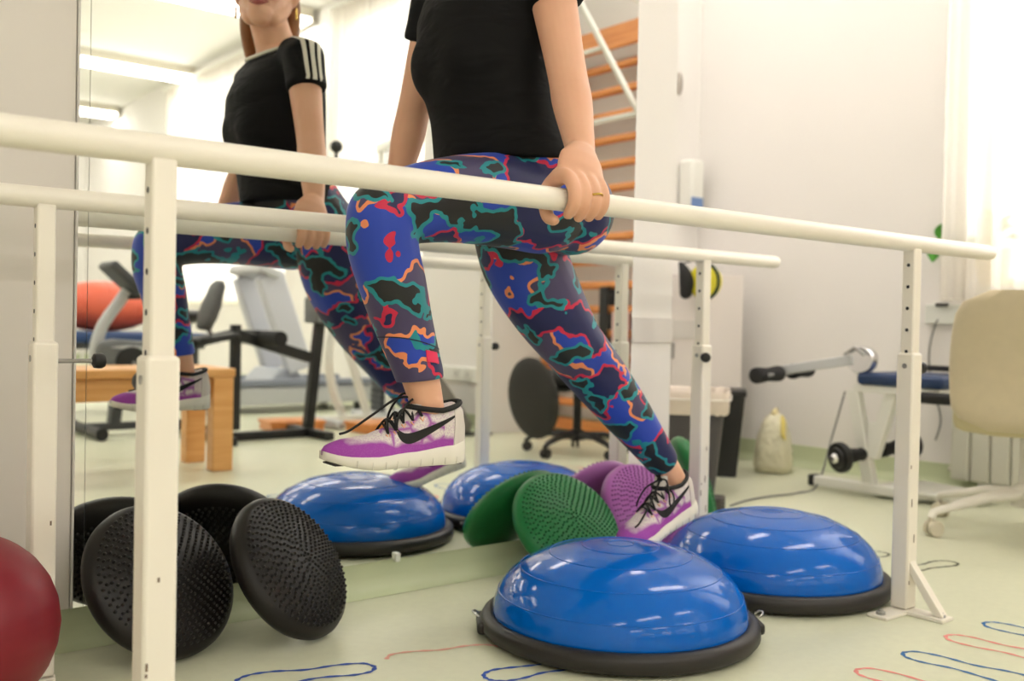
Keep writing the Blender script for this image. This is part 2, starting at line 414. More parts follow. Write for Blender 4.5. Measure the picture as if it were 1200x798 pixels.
# ================================================================== PARALLEL BARS
def parallel_bar(label, yy, out, knobs, postx):
    x0, x1 = 0.08, 2.585
    r = thing('parallel_bar', label, 'parallel bar', ((x0+x1)/2, yy, 0), group='parallel bars')
    cx = (x0+x1)/2
    R = 0.0195
    prof = [(0.001, x0-cx-0.0155), (R*.6, x0-cx-0.012), (R*.9, x0-cx-0.005), (R, x0-cx+0.004), (R, x1-cx-0.004), (R*.9, x1-cx+0.005), (R*.6, x1-cx+0.012), (0.001, x1-cx+0.0155)]
    MB().lathe(prof, 28, c=(0, 0, HR), axis=(1, 0, 0)).build('rail', CREAM, r, angle=60)
    for px, kd in zip(postx, knobs):
        x = px-cx
        up = MB().box((x, 0, (0.30+HR-0.012)/2), (0.032, 0.032, HR-0.012-0.30)).build('post_inner_tube', CREAM, r, bevel=0.004)
        hb = MB()
        for k in range(6):
            hb.cyl((x-0.0155, 0, HR-0.052-k*0.051), (x-0.0164, 0, HR-0.052-k*0.051), 0.0042, 12)
        tag(hb.build('adjustment_holes', BLACKP, up), kind='stuff')
        sl = MB().box((x, 0, 0.3125), (0.043, 0.043, 0.605)).build('post_sleeve', CREAM, r, bevel=0.005)
        MB().cyl((x-0.0212, 0, 0.585), (x-0.0226, 0, 0.585), 0.006, 12).build('set_screw', STEEL, sl)
        sc = MB()
        for k in range(5):
            sc.box((x+random.uniform(-.019, .019), -0.0217, random.uniform(.03, .4)), (0.003, 0.0008, random.uniform(.004, .02)))
        tag(sc.build('paint_chips', CHIP, sl), kind='stuff')
        MB().box((x, 0, 0.612), (0.036, 0.036, 0.008)).build('sleeve_collar', CREAM, sl, bevel=0.002)
        # knob
        dx, dy = kd
        L = 0.075 if abs(dx) > .9 and out > 0 and px < 1 else 0.03
        d = Vector((dx, dy, 0)).normalized(); c0 = Vector((x, 0, 0.58))+d*0.021
        MB().cyl(c0, c0+d*L, 0.004, 10).build('knob_bolt', STEEL, sl)
        kp = c0+d*L
        kn = MB().lathe([(0.006, -0.012), (0.0135, -0.008), (0.0145, 0.0), (0.0145, 0.006), (0.0115, 0.011), (0.003, 0.013)], 18, c=kp, axis=d).build('knob', BLACKP, sl)
        # foot
        MB().box((x-0.045, 0.0, 0.004), (0.135, 0.05, 0.008)).build('base_plate', CREAM, r, bevel=0.002)
        fp = MB().box((x, out*0.05, 0.0045), (0.05, 0.125, 0.009)).build('base_plate', CREAM, r, bevel=0.002)
        Mx = Matrix(((0, 0, 1, x), (out, 0, 0, 0), (0, 1, 0, 0), (0, 0, 0, 1)))
        g = MB(); g.prism([(0.0205, 0.125), (0.0205, 0.098), (0.082, 0.0095), (0.104, 0.0095), (0.104, 0.014)], -0.012, 0.012, Mx)
        g.build('gusset', CREAM, r, bevel=0.0015)
        for (bx, by) in ((x-0.095, 0.0), (x, out*0.095)):
            MB().lathe([(0.011, 0.0), (0.011, 0.006), (0.006, 0.0075), (0.006, 0.011), (0.001, 0.012)], 8, c=(bx, by, 0.0085)).build('bolt', STEEL, r, angle=30)
    return r
parallel_bar('cream parallel bar nearest the camera, gripped by the woman\'s left hand', VF, -1, [(0, 1), (1, 0)], (0.434, 2.212))
parallel_bar('cream parallel bar next to the mirror, gripped by the woman\'s right hand', VB, 1, [(1, 0), (-.6, -.8)], (0.458, 2.25))

# ================================================================== DOME BALANCE TRAINERS
def blue_mat():
    M = mat('glossy_blue_vinyl', rgb(0, 100, 200), 0.11, spec=0.32)
    return M
BLUE = blue_mat()
SEAM = mat('blue_seam', rgb(50, 130, 215), 0.3)
RIMB = mat('black_base_plastic', rgb(34, 31, 30), 0.45, bump=0.03, bscale=300)
def dome_trainer(label, x, y, rot, dent=None):
    r = thing('balance_dome', label, 'balance dome', (x, y, 0), rot, group='blue dome balance trainers')
    R, rd, H = 0.300, 0.275, 0.152
    z0 = 0.042
    base = [(0.20, 0.006), (R-.03, 0.003), (R-.006, 0.008), (R, 0.016), (R, 0.034), (R-.005, 0.042), (R-.014, 0.0465), (rd+.002, 0.0465), (rd-.003, 0.043), (rd-.02, 0.030), (0.2, 0.03)]
    MB().lathe(base, 72).build('base', RIMB, r, angle=50)
    MB().lathe([(0.05, 0.004), (0.19, 0.004), (0.2, 0.008), (0.2, 0.028), (0.05, 0.028)], 36).build('base_underside', BLACKP, r)
    prof = []
    for k in range(33):
        t = (k/32)*pi/2
        s_ = abs(cos(t))**0.86; c_ = abs(sin(t))**0.94
        prof.append((max(rd*s_, 1e-4), z0+H*c_))
    prof = [(rd-.004, z0-0.008)]+prof
    rings = []
    n = 72
    for q, z in prof:
        ring = []
        for k in range(n):
            a = 2*pi*k/n; p = Vector((q*cos(a), q*sin(a), z))
            if dent:
                dx, dy, rad, dep = dent
                d2 = ((p.x-dx)**2+(p.y-dy)**2)/(rad*rad)
                p.z -= dep*math.exp(-d2)*(1 if z > z0+.03 else 0)
            ring.append(p)
        rings.append(ring)
    dm = MB().loft(rings).build('dome', BLUE, r, angle=80)
    for fr in (0.2, 0.45, 0.66, 0.84, 0.955):
        # raised ring ribs
        k = fr*32; i = int(k); u = k-i
        q = prof[i+1][0]*(1-u)+prof[i+2][0]*u; z = prof[i+1][1]*(1-u)+prof[i+2][1]*u
        ring = []
        for kk in range(n):
            a = 2*pi*kk/n; zz = z
            if dent:
                dx, dy, rad, dep = dent
                zz -= dep*math.exp(-((q*cos(a)-dx)**2+(q*sin(a)-dy)**2)/(rad*rad))
            ring.append((q*cos(a), q*sin(a), zz))
        MB().tube(ring, 0.0013, 6, closed=True).build('dome_rib', BLUE, r, angle=80)
    # two handle recesses with folding pull rings
    for s in (-1, 1):
        h = MB(); h.box((s*(R-0.004), 0, 0.021), (0.026, 0.10, 0.026)); hh = h.build('grip', RIMB, r, bevel=0.008, seg=3)
        MB().tube([(s*(R+0.004), -0.015, 0.038), (s*(R+0.013), -0.013, 0.044), (s*(R+0.018), 0, 0.046), (s*(R+0.013), 0.013, 0.044), (s*(R+0.004), 0.015, 0.038)], 0.0022, 8).build('pull_ring', STEEL, hh)
    return r
dome_trainer('blue dome trainer in front, under the woman\'s standing foot', 1.532, 1.532, radians(-35), dent=None)
dome_trainer('blue dome trainer behind, beside the right post, nobody on it', 2.140, 1.590, radians(-20))

# ================================================================== STUDDED BALANCE CUSHIONS
def cushion(label, col, x, y, az, el, R=0.165, name='c', rough=0.35, back=False):
    # disc leaning on its rim; az = heading of its face, el = lean back
    nrm = Vector((sin(az)*cos(el), -cos(az)*cos(el), sin(el)))
    up = (Vector((0, 0, 1)) - nrm*nrm.z).normalized()
    sd = up.cross(nrm)
    half = 0.028
    zc = R*up.z + half*abs(nrm.z)*0.55
    r = thing('balance_cushion', label, 'balance cushion', (x, y, 0), 0.0, group='round studded balance cushions')
    C0 = Vector((0, 0, zc))
    rot = Matrix((sd, up, nrm)).transposed()
    M4 = Matrix.Translation(C0) @ rot.to_4x4()
    Mm = mat('cushion_'+name, col, rough, bump=0.02, bscale=150, spec=.3)
    def zf(q):     # front bulge over radius
        return 0.018+0.03*(1-(q/R)**2) if q < R*.9 else 0.018+0.03*(1-.81)-(q-R*.9)/(R*.1)*0.006
    prof = [(0.001, -0.044), (R*.3, -0.042), (R*.6, -0.036), (R*.86, -0.026), (R*.96, -0.018), (R, -0.006), (R, 0.006), (R*.97, 0.016)]
    prof += [(R*k, zf(R*k)) for k in (.9, .8, .65, .5, .35, .2, .08)]+[(0.001, zf(0))]
    b = MB().lathe(prof, 64); b.v = [tuple(M4 @ Vector(v)) for v in b.v]
    body = b.build('body', Mm, r, angle=60)
    st = MB()
    if True:
        for ring in range(1, 17):
            q = ring*R*0.0555
            if q > R*0.9: break
            n = max(6, int(2*pi*q/0.0155))
            for k in range(n):
                a = 2*pi*(k+0.5*(ring % 2))/n
                st.lathe([(0.0035, -0.002), (0.0031, 0.003), (0.0012, 0.0048)], 6, c=(q*cos(a), q*sin(a), zf(q)))
    if back:
        for ring in range(3, 17):
            q = ring*R*0.0555
            if q > R*0.80: break
            n = int(2*pi*q/0.0155)
            zq = -0.044+0.016*(q/R)**2
            for k in range(n):
                a = 2*pi*(k+0.5*(ring % 2))/n
                st.lathe([(0.0035, -0.002), (0.0031, 0.003), (0.0012, 0.0048)], 6, c=(q*cos(a), q*sin(a), zq), axis=(0, 0, -1))
    st.v = [tuple(M4 @ Vector(v)) for v in st.v]
    tag(st.build('studs', mat('studs_'+name, tuple(c*(.62 if name == 'black' else .8) for c in col[:3])+(1,), 0.45), r, angle=50), kind='stuff')
    # back studs ring + valve
    vb_ = MB().lathe([(0.001, 0), (0.009, 0.0), (0.009, 0.004), (0.001, 0.005)], 12, c=(0.0, 0, 0), axis=(0, 0, -1)); vb_.v = [tuple(M4 @ (Vector(v)+Vector((0.0, R*0.3, -0.041)))) for v in vb_.v]
    vb_.build('valve', Mm, r)
    return r
BLK = rgb(24, 21, 19)
cushion('large black studded cushion behind the front left post, leaning on the mirror', BLK, 0.688, 1.968, 0.33, 0.60, 0.162, 'black', 0.4, back=True)
cushion('black studded cushion turned right, between the other black one and the blue dome', BLK, 0.945, 1.922, 0.55, 0.58, 0.16, 'black', 0.4, back=True)
cushion('green studded cushion leaning on the mirror behind the front blue dome', rgb(30, 118, 62), 1.782, 1.988, -0.08, 0.72, 0.159, 'green')
cushion('purple studded cushion leaning on the wall behind the standing shoe', rgb(168, 96, 172), 2.085, 1.99, 0.0, 0.60, 0.150, 'purple', 0.3)
cushion('green studded cushion seen nearly edge-on beside the back right post', rgb(30, 118, 62), 2.40, 2.09, 0.95, 0.30, 0.165, 'green')

# red exercise ball at the left edge
rb = thing('exercise_ball', 'dark red exercise ball cut off by the left edge of the picture', 'exercise ball', (0.30, 1.80, 0))
prof = []
RB = 0.155
for k in range(41):
    t = -pi/2+pi*k/40
    prof.append((max(RB*cos(t), 1e-4)*(1+0.004*cos(26*t)), RB+RB*sin(t)))
MB().lathe(prof, 48).build('skin', mat('red_vinyl', rgb(128, 12, 32), 0.45, bump=0.02), rb, angle=80)
MB().lathe([(0.001, 0), (0.008, 0), (0.007, 0.003), (0.001, 0.004)], 12, c=(0, 0, 2*RB-0.001)).build('valve_plug', mat('white_plug', rgb(230, 230, 225), .4), rb)

# ------------------------------------------------------------------ outlines of feet drawn on the floor
def foot_outline(x, y, ang, L, col, name, wd=0.0095, part=(0, 1), left=False):
    base = [(0.0, 0.0), (0.018, 0.028), (0.07, 0.036), (0.13, 0.030), (0.19, 0.042), (0.235, 0.040), (0.262, 0.022), (0.268, 0.0), (0.258, -0.022), (0.225, -0.036), (0.17, -0.030), (0.11, -0.022), (0.05, -0.030), (0.014, -0.022)]
    sc = L/0.268
    P = [(a*sc, (b_ if not left else -b_)*sc) for a, b_ in base]
    P = P+[P[0]]
    cl = catmull([(p[0], p[1], 0) for p in P], 5)
    i0, i1 = int(part[0]*(len(cl)-1)), int(part[1]*(len(cl)-1))
    cl = cl[i0:i1+1]
    pts = [Vector((x+p[0]*cos(ang)-p[1]*sin(ang), y+p[0]*sin(ang)+p[1]*cos(ang), 0)) for p in cl]
    vs = []; fs = []
    for i, p in enumerate(pts):
        d = (pts[min(i+1, len(pts)-1)]-pts[max(i-1, 0)]).normalized(); nn = Vector((-d.y, d.x, 0))
        k = wd*(0.42+0.16*sin(i*1.7))
        vs += [p-nn*k+Vector((0, 0, .0008)), p+nn*k+Vector((0, 0, .0008))]
        if i: fs.append((2*i-2, 2*i-1, 2*i+1, 2*i))
    o = MB().add(vs, fs).build('footprint_outline', mat('paint_'+name, col, 0.6, var=0.15, vscale=40), fl, smooth=False)
    return o
PB, PP, PK = rgb(40, 110, 170), rgb(238, 148, 140), rgb(78, 84, 66)
foot_outline(1.75, 1.093, radians(-80), 0.27, PP, 'pink')
foot_outline(1.924, 1.095, radians(-82), 0.27, PB, 'blue')
foot_outline(2.111, 1.102, radians(-80), 0.27, PP, 'pink', left=True)
foot_outline(2.278, 1.101, radians(-80), 0.27, PB, 'blue', left=True)
foot_outline(2.60, 1.475, radians(-8), 0.21, PK, 'dark')
foot_outline(2.50, 1.67, radians(-10), 0.25, PK, 'dark')
foot_outline(0.99, 1.645, radians(165), 0.26, rgb(44, 84, 176), 'deepblue', left=True)
foot_outline(1.345, 1.44, radians(170), 0.22, rgb(44, 84, 176), 'deepblue')
foot_outline(1.03, 1.67, radians(-20), 0.24, rgb(240, 178, 160), 'palepink', part=(0.0, .45))
foot_outline(1.62, 0.72, radians(60), 0.26, PB, 'blue')
foot_outline(1.1, 0.55, radians(80), 0.26, PK, 'dark')
foot_outline(2.95, 0.95, radians(5), 0.26, PB, 'blue')
foot_outline(2.9, 0.75, radians(5), 0.26, PP, 'pink')

# ================================================================== RIGHT SIDE OF THE ROOM
# --- leg-extension bench with blue pad
BPAD = mat('blue_leatherette', rgb(22, 50, 92), 0.42, bump=0.03)
lx = thing('leg_exercise_bench', 'white framed leg exercise bench with a dark blue padded seat', 'exercise bench', (3.65, 2.15, 0))
MB().box((0.09, -0.07, 0.476), (0.36, 0.36, 0.05)).build('seat_pad', BPAD, lx, bevel=0.018, seg=4)
MB().box((0.09, -0.05, 0.436), (0.32, 0.36, 0.03)).build('seat_frame', WHITE, lx, bevel=0.004)
MB().box((0.24, -0.1, 0.52), (0.05, 0.36, 0.022)).build('back_edge', BLACKP, lx, bevel=0.006)
for a, bb in (((-0.05, 0.14, 0.43), (-0.02, 0.07, 0.03)), ((-0.03, -0.02, 0.43), (-0.03, 0.06, 0.16)), ((0.22, 0.10, 0.43), (0.25, 0.05, 0.03))):
    MB().bar(a, bb, 0.04, 0.05, (0, 1, 0)).build('leg', WHITE, lx, bevel=0.005)
MB().bar((-0.03, 0.33, 0.035), (-0.02, -0.05, 0.035), 0.05, 0.04).build('floor_bar', WHITE, lx, bevel=0.006)
MB().bar((-0.03, 0.345, 0.035), (-0.03, 0.315, 0.035), 0.056, 0.046).build('floor_bar_cap', BLACKP, lx, bevel=0.006)
for q in ((-0.02, 0.05, .028), (0.3, 0.05, .028)): pass
MB().bar((-0.02, 0.07, 0.028), (0.28, 0.03, 0.028), 0.05, 0.035).build('floor_bar', WHITE, lx, bevel=0.005)
MB().bar((-0.02, -0.05, 0.028), (0.17, -0.3, 0.028), 0.05, 0.035).build('floor_bar', WHITE, lx, bevel=0.005)
MB().bar((0.28, 0.03, 0.028), (0.22, -0.32, 0.028), 0.05, 0.035).build('floor_bar', WHITE, lx, bevel=0.005)
MB().box((0.12, -0.1, 0.04), (0.26, 0.22, 0.014)).build('foot_plate', WHITE, lx, bevel=0.004)
pv = MB().lathe([(0.002, -0.03), (0.05, -0.03), (0.056, -0.02), (0.056, 0.02), (0.05, 0.03), (0.002, 0.03)], 24, c=(-0.06, 0.10, 0.55), axis=(1, .2, 0)).build('pivot_disc', CHROME, lx)
tag(MB().tube([(-0.11, 0.06, 0.57), (-0.12, 0.1, 0.60), (-0.11, 0.15, 0.57)], 0.006, 8).build('pivot_clip', STEEL, pv))
ar = MB(); ar.bar((-0.09, 0.12, 0.55), (-0.10, 0.46, 0.49), 0.03, 0.04); ar.build('lever_arm', LGREY, lx, bevel=0.004)
MB().cyl((-0.28, 0.40, 0.476), (0.08, 0.46, 0.49), 0.011).build('roller_axle', STEEL, lx)
def roller(a, bb, r_):
    a = Vector(a); bb = Vector(bb); d = (bb-a).normalized(); L = (bb-a).length
    MB().lathe([(r_*.5, 0), (r_*.95, 0.004), (r_, 0.02), (r_*.82, L*.5), (r_, L-.02), (r_*.95, L-.004), (r_*.5, L)], 20, c=a, axis=d).build('foam_roller', FOAM, lx)
roller((-0.33, 0.42, 0.473), (-0.15, 0.43, 0.48), 0.034)
roller((-0.06, 0.44, 0.486), (0.10, 0.46, 0.492), 0.034)
MB().bar((-0.03, 0.06, 0.30), (-0.03, 0.06, 0.17), 0.035, 0.035, (1, 0, 0)).build('roller_bracket', WHITE, lx, bevel=0.004)
MB().cyl((-0.15, 0.13, 0.16), (0.20, 0.035, 0.20), 0.011).build('roller_axle', STEEL, lx)
roller((-0.12, 0.12, 0.164), (-0.01, 0.09, 0.174), 0.03)
roller((0.05, 0.075, 0.182), (0.15, 0.048, 0.194), 0.03)
dvec = Vector((0.35, -0.095, 0.04)).normalized()
for c0, kk in (((-0.15, 0.13, 0.16), 1), ((0.20, 0.035, 0.20), 1)):
    MB().lathe([(0.012, -0.014), (0.058, -0.014), (0.062, -0.008), (0.062, 0.008), (0.058, 0.014), (0.012, 0.014)], 26, c=c0, axis=dvec).build('weight_disc', BLACKP, lx, angle=40)
    MB().lathe([(0.012, -0.026), (0.04, -0.026), (0.043, -0.016), (0.012, -0.014)], 22, c=c0, axis=dvec).build('weight_disc', BLACKP, lx, angle=40)
MB().lathe([(0.004, -0.045), (0.014, -0.045), (0.022, -0.03), (0.012, -0.026)], 8, c=(-0.15, 0.13, 0.16), axis=dvec).build('star_collar', CHROME, lx, angle=20)
MB().cyl((-0.12, -0.19, 0.42), (-0.10, -0.30, 0.42), 0.022).build('hand_grip', FOAM, lx)
MB().cyl((-0.10, -0.30, 0.42), (-0.09, -0.38, 0.42), 0.014).build('grip_tube', WHITE, lx)

def cable(label, pts, r_=0.004, m_=None, cat='cable', name='power_cable'):
    P = [Vector(q) for q in catmull([tuple(p) for p in pts], 8)]
    o = P[0].copy(); o.z = 0
    ob = MB().tube([p-o for p in P], r_, 6).build(name, m_ or mat('grey_cable', rgb(120, 120, 118), .5), angle=80)
    ob.location = o
    return tag(ob, label, cat)
cable('thin grey cable lying on the floor between the bin and the white bench', [(2.95, 2.38, .005), (3.1, 2.42, .005), (3.25, 2.43, .005), (3.42, 2.42, .005), (3.6, 2.45, .02), (3.8, 2.52, .2), (3.86, 2.5, .4)])
cable('thin grey cable hanging down the wall below the white socket box', [(4.122, 2.20, .745), (4.11, 2.23, .70), (4.12, 2.26, .58), (4.125, 2.25, .45), (4.12, 2.2, .3), (4.12, 2.22, .2)])
sx = thing('socket_box', 'flat white socket box on the wall left of the radiator window', 'socket box', (4.125, 2.18, 0.70))
MB().box((0, 0, 0.045), (0.03, 0.20, 0.085)).build('body', mat('white_socket', rgb(226, 228, 220), .4), sx, bevel=0.004)
MB().box((-0.018, 0.02, 0.085), (0.03, 0.05, 0.014)).build('plug', BLACKP, sx, bevel=0.003)

# --- beige office chair, back turned to the camera
BEI = mat('beige_upholstery', rgb(206, 192, 160), 0.85, var=0.06, vscale=30, bump=0.15, bscale=400, sheen=0.2)
BEIP = mat('beige_plastic', rgb(196, 184, 142), 0.5)
WPL = mat('offwhite_plastic', rgb(232, 228, 216), 0.4)
oc = thing('office_chair', 'beige office chair on white castors, seen from behind at the right edge', 'office chair', (3.40, 1.51, 0), radians(26))
# local: +x = forward (away from the camera), backrest at -x
def padded(w0, w1, z0, z1, xf, t, n=12, rad=0.06):
    rings = []
    for i in range(n+1):
        s = i/n; z = z0+(z1-z0)*s
        e = 1.0
        if s < .2: e = sqrt(max(0, 1-((.2-s)/.2)**2))*.45+.55
        if s > .8: e = sqrt(max(0, 1-((s-.8)/.2)**2))*.40+.60
        ww = (w0+(w1-w0)*s+0.02*sin(pi*s))*e
        tt = t*(0.45+.55*sqrt(max(0, 1-(2*s-1)**4)))
        ring = []
        for k in range(28):
            a = 2*pi*k/28; cy = abs(cos(a))**.45*(1 if cos(a) >= 0 else -1); cx_ = abs(sin(a))**.7*(1 if sin(a) >= 0 else -1)
            y = ww*cy
            ring.append((xf(s)+tt*cx_-0.30*y*y*(-1), y, z))
        rings.append(ring)
    return MB().loft(rings)
padded(0.225, 0.215, 0.36, 0.80, lambda s: -0.27-0.05*s+0.03*sin(pi*s), 0.035).build('backrest', BEI, oc, angle=80)
padded(0.21, 0.2, 0.345, 0.46, lambda s: -0.25+0.0*s, 0.03).build('back_shell', BEIP, oc, angle=80)
st = MB()
for i, (z, k) in enumerate(((0.40, .86), (0.405, .97), (0.43, 1.0), (0.46, .98), (0.475, .9))):
    pass
rings = [[(0.245*k*abs(cos(a))**.5*(1 if cos(a) > 0 else -1)-0.0, 0.24*k*abs(sin(a))**.5*(1 if sin(a) > 0 else -1), z) for a in [2*pi*j/32 for j in range(32)]] for z, k in ((0.40, .86), (0.405, .97), (0.43, 1.0), (0.46, .98), (0.475, .9))]
MB().loft(rings).build('seat', BEI, oc, angle=70)
MB().bar((-0.29, 0, 0.40), (-0.05, 0, 0.385), 0.06, 0.02).build('back_bracket', BEIP, oc, bevel=0.004)
MB().cyl((0, 0, 0.10), (0, 0, 0.40), 0.025).build('gas_column', WPL, oc)
MB().lathe([(0.02, 0.09), (0.05, 0.095), (0.045, 0.15), (0.03, 0.17), (0.02, 0.17)], 24).build('hub', WPL, oc)
for k in range(5):
    a = radians(151-26)+2*pi*k/5
    d = Vector((cos(a), sin(a), 0))
    MB().tube([d*0.03+Vector((0, 0, .135)), d*0.15+Vector((0, 0, .125)), d*0.27+Vector((0, 0, .095)), d*0.335+Vector((0, 0, .08)), d*0.345+Vector((0, 0, .06))], [0.03, 0.026, 0.02, 0.017, 0.016], 10, flat=.7).build('base_arm', WPL, oc, angle=60)
    e = d*0.345; s_ = Vector((-d.y, d.x, 0))
    cs = MB()
    for q in (-1, 1):
        cs.lathe([(0.006, -0.009), (0.024, -0.009), (0.027, -0.004), (0.027, 0.004), (0.024, 0.009), (0.006, 0.009)], 18, c=e+s_*q*0.015+Vector((0, 0, 0.027))+d*-0.01, axis=s_)
    cs.cyl(e+Vector((0, 0, .035)), e+Vector((0, 0, .062)), 0.008)
    cs.build('castor', mat('ivory_castor', rgb(214, 206, 184), .45), oc, angle=40)

# --- radiator, plant, dispenser, bin, bag
rd_ = thing('radiator', 'white ribbed radiator under the window behind the beige chair', 'radiator', (4.09, 1.32, 0.04))
for k in range(19):
    MB().box((0, 0.76-k*0.0835, 0.30), (0.07, 0.079, 0.58)).build('rib', mat('radiator_enamel', rgb(222, 220, 206), .4), rd_, bevel=0.01, seg=3)
MB().cyl((0, -0.78, 0.05), (0, 0.82, 0.05), 0.012).build('feed_pipe', mat('radiator_enamel', WHITE), rd_)
MB().box((0.02, 0.0, 0.0), (0.03, 1.4, 0.08)).build('foot_bracket', WHITE, rd_)
pt = thing('potted_plant', 'small leafy plant in a cream pot on the window sill behind the curtain', 'plant', (4.20, 2.03, 0.868))
MB().lathe([(0.002, 0), (0.05, 0), (0.075, 0.1), (0.082, 0.15), (0.078, 0.155), (0.068, 0.15), (0.065, 0.13), (0.002, 0.13)], 28).build('pot', mat('cream_pot', rgb(238, 222, 186), .4), pt)
MB().lathe([(0.002, 0.128), (0.066, 0.128), (0.06, 0.135), (0.002, 0.138)], 20).build('soil', mat('soil', rgb(70, 52, 40), .9, bump=.3), pt)
LEAF = mat('plant_leaf', rgb(70, 150, 36), .45, var=.15, vscale=20)
def leaf(base, tip, wd, parent):
    base = Vector(base); tip = Vector(tip); d = tip-base; L = d.length; d.normalize()
    s_ = d.cross(Vector((0.5, 0.2, 1))).normalized(); n_ = s_.cross(d)
    vs = []; N = 8
    for i in range(N+1):
        t = i/N; ww = wd*(sin(pi*t**.75)**.8 if 0 < t < 1 else 0.02); c = base+d*L*t+n_*0.02*sin(pi*t)
        vs += [c-s_*ww+n_*.004, c, c+s_*ww+n_*.004]
    fs = []
    for i in range(N): fs += [(3*i, 3*i+1, 3*i+4, 3*i+3), (3*i+1, 3*i+2, 3*i+5, 3*i+4)]
    o = MB().add(vs, fs).build('leaf', LEAF, parent, angle=80)
    so = o.modifiers.new('s', 'SOLIDIFY'); so.thickness = 0.0015
    return o
stm = MB()
for bz, tz, wdt in (((-0.1, .20, .20), (-0.12, .205, .10), .03), ((-0.1, .19, .20), (-0.11, .17, .265), .022), ((0, .0, .22), (-.02, -.09, .24), .025), ((0.01, -.05, .2), (0.0, -.14, .16), .03), ((0, .02, .24), (0.02, .06, .33), .03), ((-.02, .06, .2), (-.06, .12, .15), .025), ((0.02, -.02, .22), (.05, -.05, .30), .025)):
    leaf(bz, tz, wdt, pt); stm.tube([(0, 0, .13), (bz[0]*.4, bz[1]*.5, max(.2, bz[2])), bz], 0.0025, 6)
stm.build('stems', mat('stem_green', rgb(96, 140, 60), .6), pt)

sd_ = thing('soap_dispenser', 'white wall dispenser with a blue label in the alcove', 'dispenser', (4.02, 3.585, 1.28))
MB().box((0, -0.03, 0.14), (0.10, 0.1, 0.26)).build('body', WHITE, sd_, bevel=0.02, seg=4)
MB().box((-0.01, -0.082, 0.03), (0.09, 0.006, 0.075)).build('label', mat('blue_label', rgb(108, 138, 190), .5), sd_, bevel=0.002)
hk = thing('coat_knob', 'small grey oval knob high on the alcove wall', 'knob', (3.925, 3.585, 1.88))
MB().ball((0, -.012, 0.06), (0.022, 0.02, 0.06)).build('cap', mat('grey_knob', rgb(168, 160, 152), .4), hk)
MB().cyl((0, .0, .06), (0, .02, .06), .02).build('stem', STEEL, hk)

# waste bin with liner
BIN = mat('dark_grey_bin', rgb(74, 70, 72), 0.42); LINER = mat('translucent_liner', rgb(224, 210, 196), 0.25, bump=.25, bscale=25)
bn = thing('waste_bin', 'dark grey square waste bin with a clear liner folded over its rim', 'waste bin', (3.08, 2.76, 0), radians(45-6))
def sq(h, z, rr=.12, n=32):
    return [(h*abs(cos(a))**rr*(1 if cos(a) >= 0 else -1), h*abs(sin(a))**rr*(1 if sin(a) >= 0 else -1), z) for a in [2*pi*(k+.5)/n for k in range(n)]]
MB().loft([sq(.145, 0), sq(.15, .004), sq(.185, .36), sq(.195, .365), sq(.197, .39), sq(.187, .39), sq(.18, .36), sq(.148, .02)]).build('body', BIN, bn, angle=40)
lr = []
rnd = random.Random(4)
for z, h in ((.325, .194), (.335, .199), (.375, .2025), (.408, .2035), (.415, .200), (.41, .188), (.33, .175)):
    lr.append([(x*(1+rnd.uniform(-.012, .012)), y*(1+rnd.uniform(-.012, .012)), zz+rnd.uniform(-.003, .003)) for x, y, zz in sq(h, z, .2, 48)])
MB().loft(lr, cap=False).build('liner', LINER, bn, angle=60)
MB().tube([(x*1.025, y*1.025, .385) for x, y, z in sq(.2025, 0, .2, 48)], 0.003, 6, closed=True).build('liner_cord', mat('clear_cord', rgb(244, 238, 230), .3), bn)
b2 = thing('waste_bin', 'plain black waste bin behind the lined grey bin', 'waste bin', (3.56, 2.98, 0), radians(40))
MB().loft([sq(.10, 0), sq(.105, .004), sq(.135, .36), sq(.142, .365), sq(.142, .385), sq(.132, .385), sq(.126, .36), sq(.1, .02)]).build('body', BLACKP, b2, angle=40)
MB().box((0, 0, .383), (.26, .26, .012)).build('lid', BLACKP, b2, bevel=.005)
# plastic bag
pbm = mat('white_plastic_bag', rgb(232, 226, 196), .35, var=.1, vscale=6, bump=.4, bscale=14)
pb = thing('plastic_bag', 'full white and yellow plastic bag on the floor against the wall', 'bag', (3.86, 2.87, 0), radians(30))
def bagring(z, hx, hy, ox=0, oy=0): return [(hx*abs(cos(t))**.5*(1 if cos(t) > 0 else -1)+ox, hy*abs(sin(t))**.5*(1 if sin(t) > 0 else -1)+oy, z) for t in [2*pi*k/28 for k in range(28)]]
bag = MB().loft([bagring(.002, .095, .075), bagring(.03, .108, .085), bagring(.1, .11, .08), bagring(.17, .106, .07, .005), bagring(.23, .094, .05, .012), bagring(.268, .075, .024, .02)])
bg_ = remeshed(bag, 'bag_body', .010, pbm, pb, 2)
rnd = random.Random(3)
for v in bg_.data.vertices:
    v.co += Vector((rnd.uniform(-1, 1), rnd.uniform(-1, 1), rnd.uniform(-.6, 1)))*.0035
    v.co.z = max(v.co.z, .001)
MB().loft([bagring(.255, .06, .02, .02), bagring(.278, .07, .012, .025), bagring(.292, .06, .006, .035)]).build('crumpled_top', mat('yellow_tint_bag', rgb(236, 222, 168), .4), pb)
MB().bar((-.10, -.055, .17), (-.03, -.045, .255), .05, .012, (0, -1, .3)).build('yellow_flap', mat('yellow_flap', rgb(240, 220, 120), .5), pb, bevel=.004)
# door-stop block
ds = thing('floor_block', 'small black plastic block on the floor behind the dome', 'block', (2.80, 2.36, 0), .5)
MB().box((0, 0, .03), (.08, .11, .06)).build('body', mat('dark_block', rgb(66, 60, 56), .5), ds, bevel=.006)
MB().box((0, -.056, .03), (.03, .004, .03)).build('slot', BLACKP, ds)
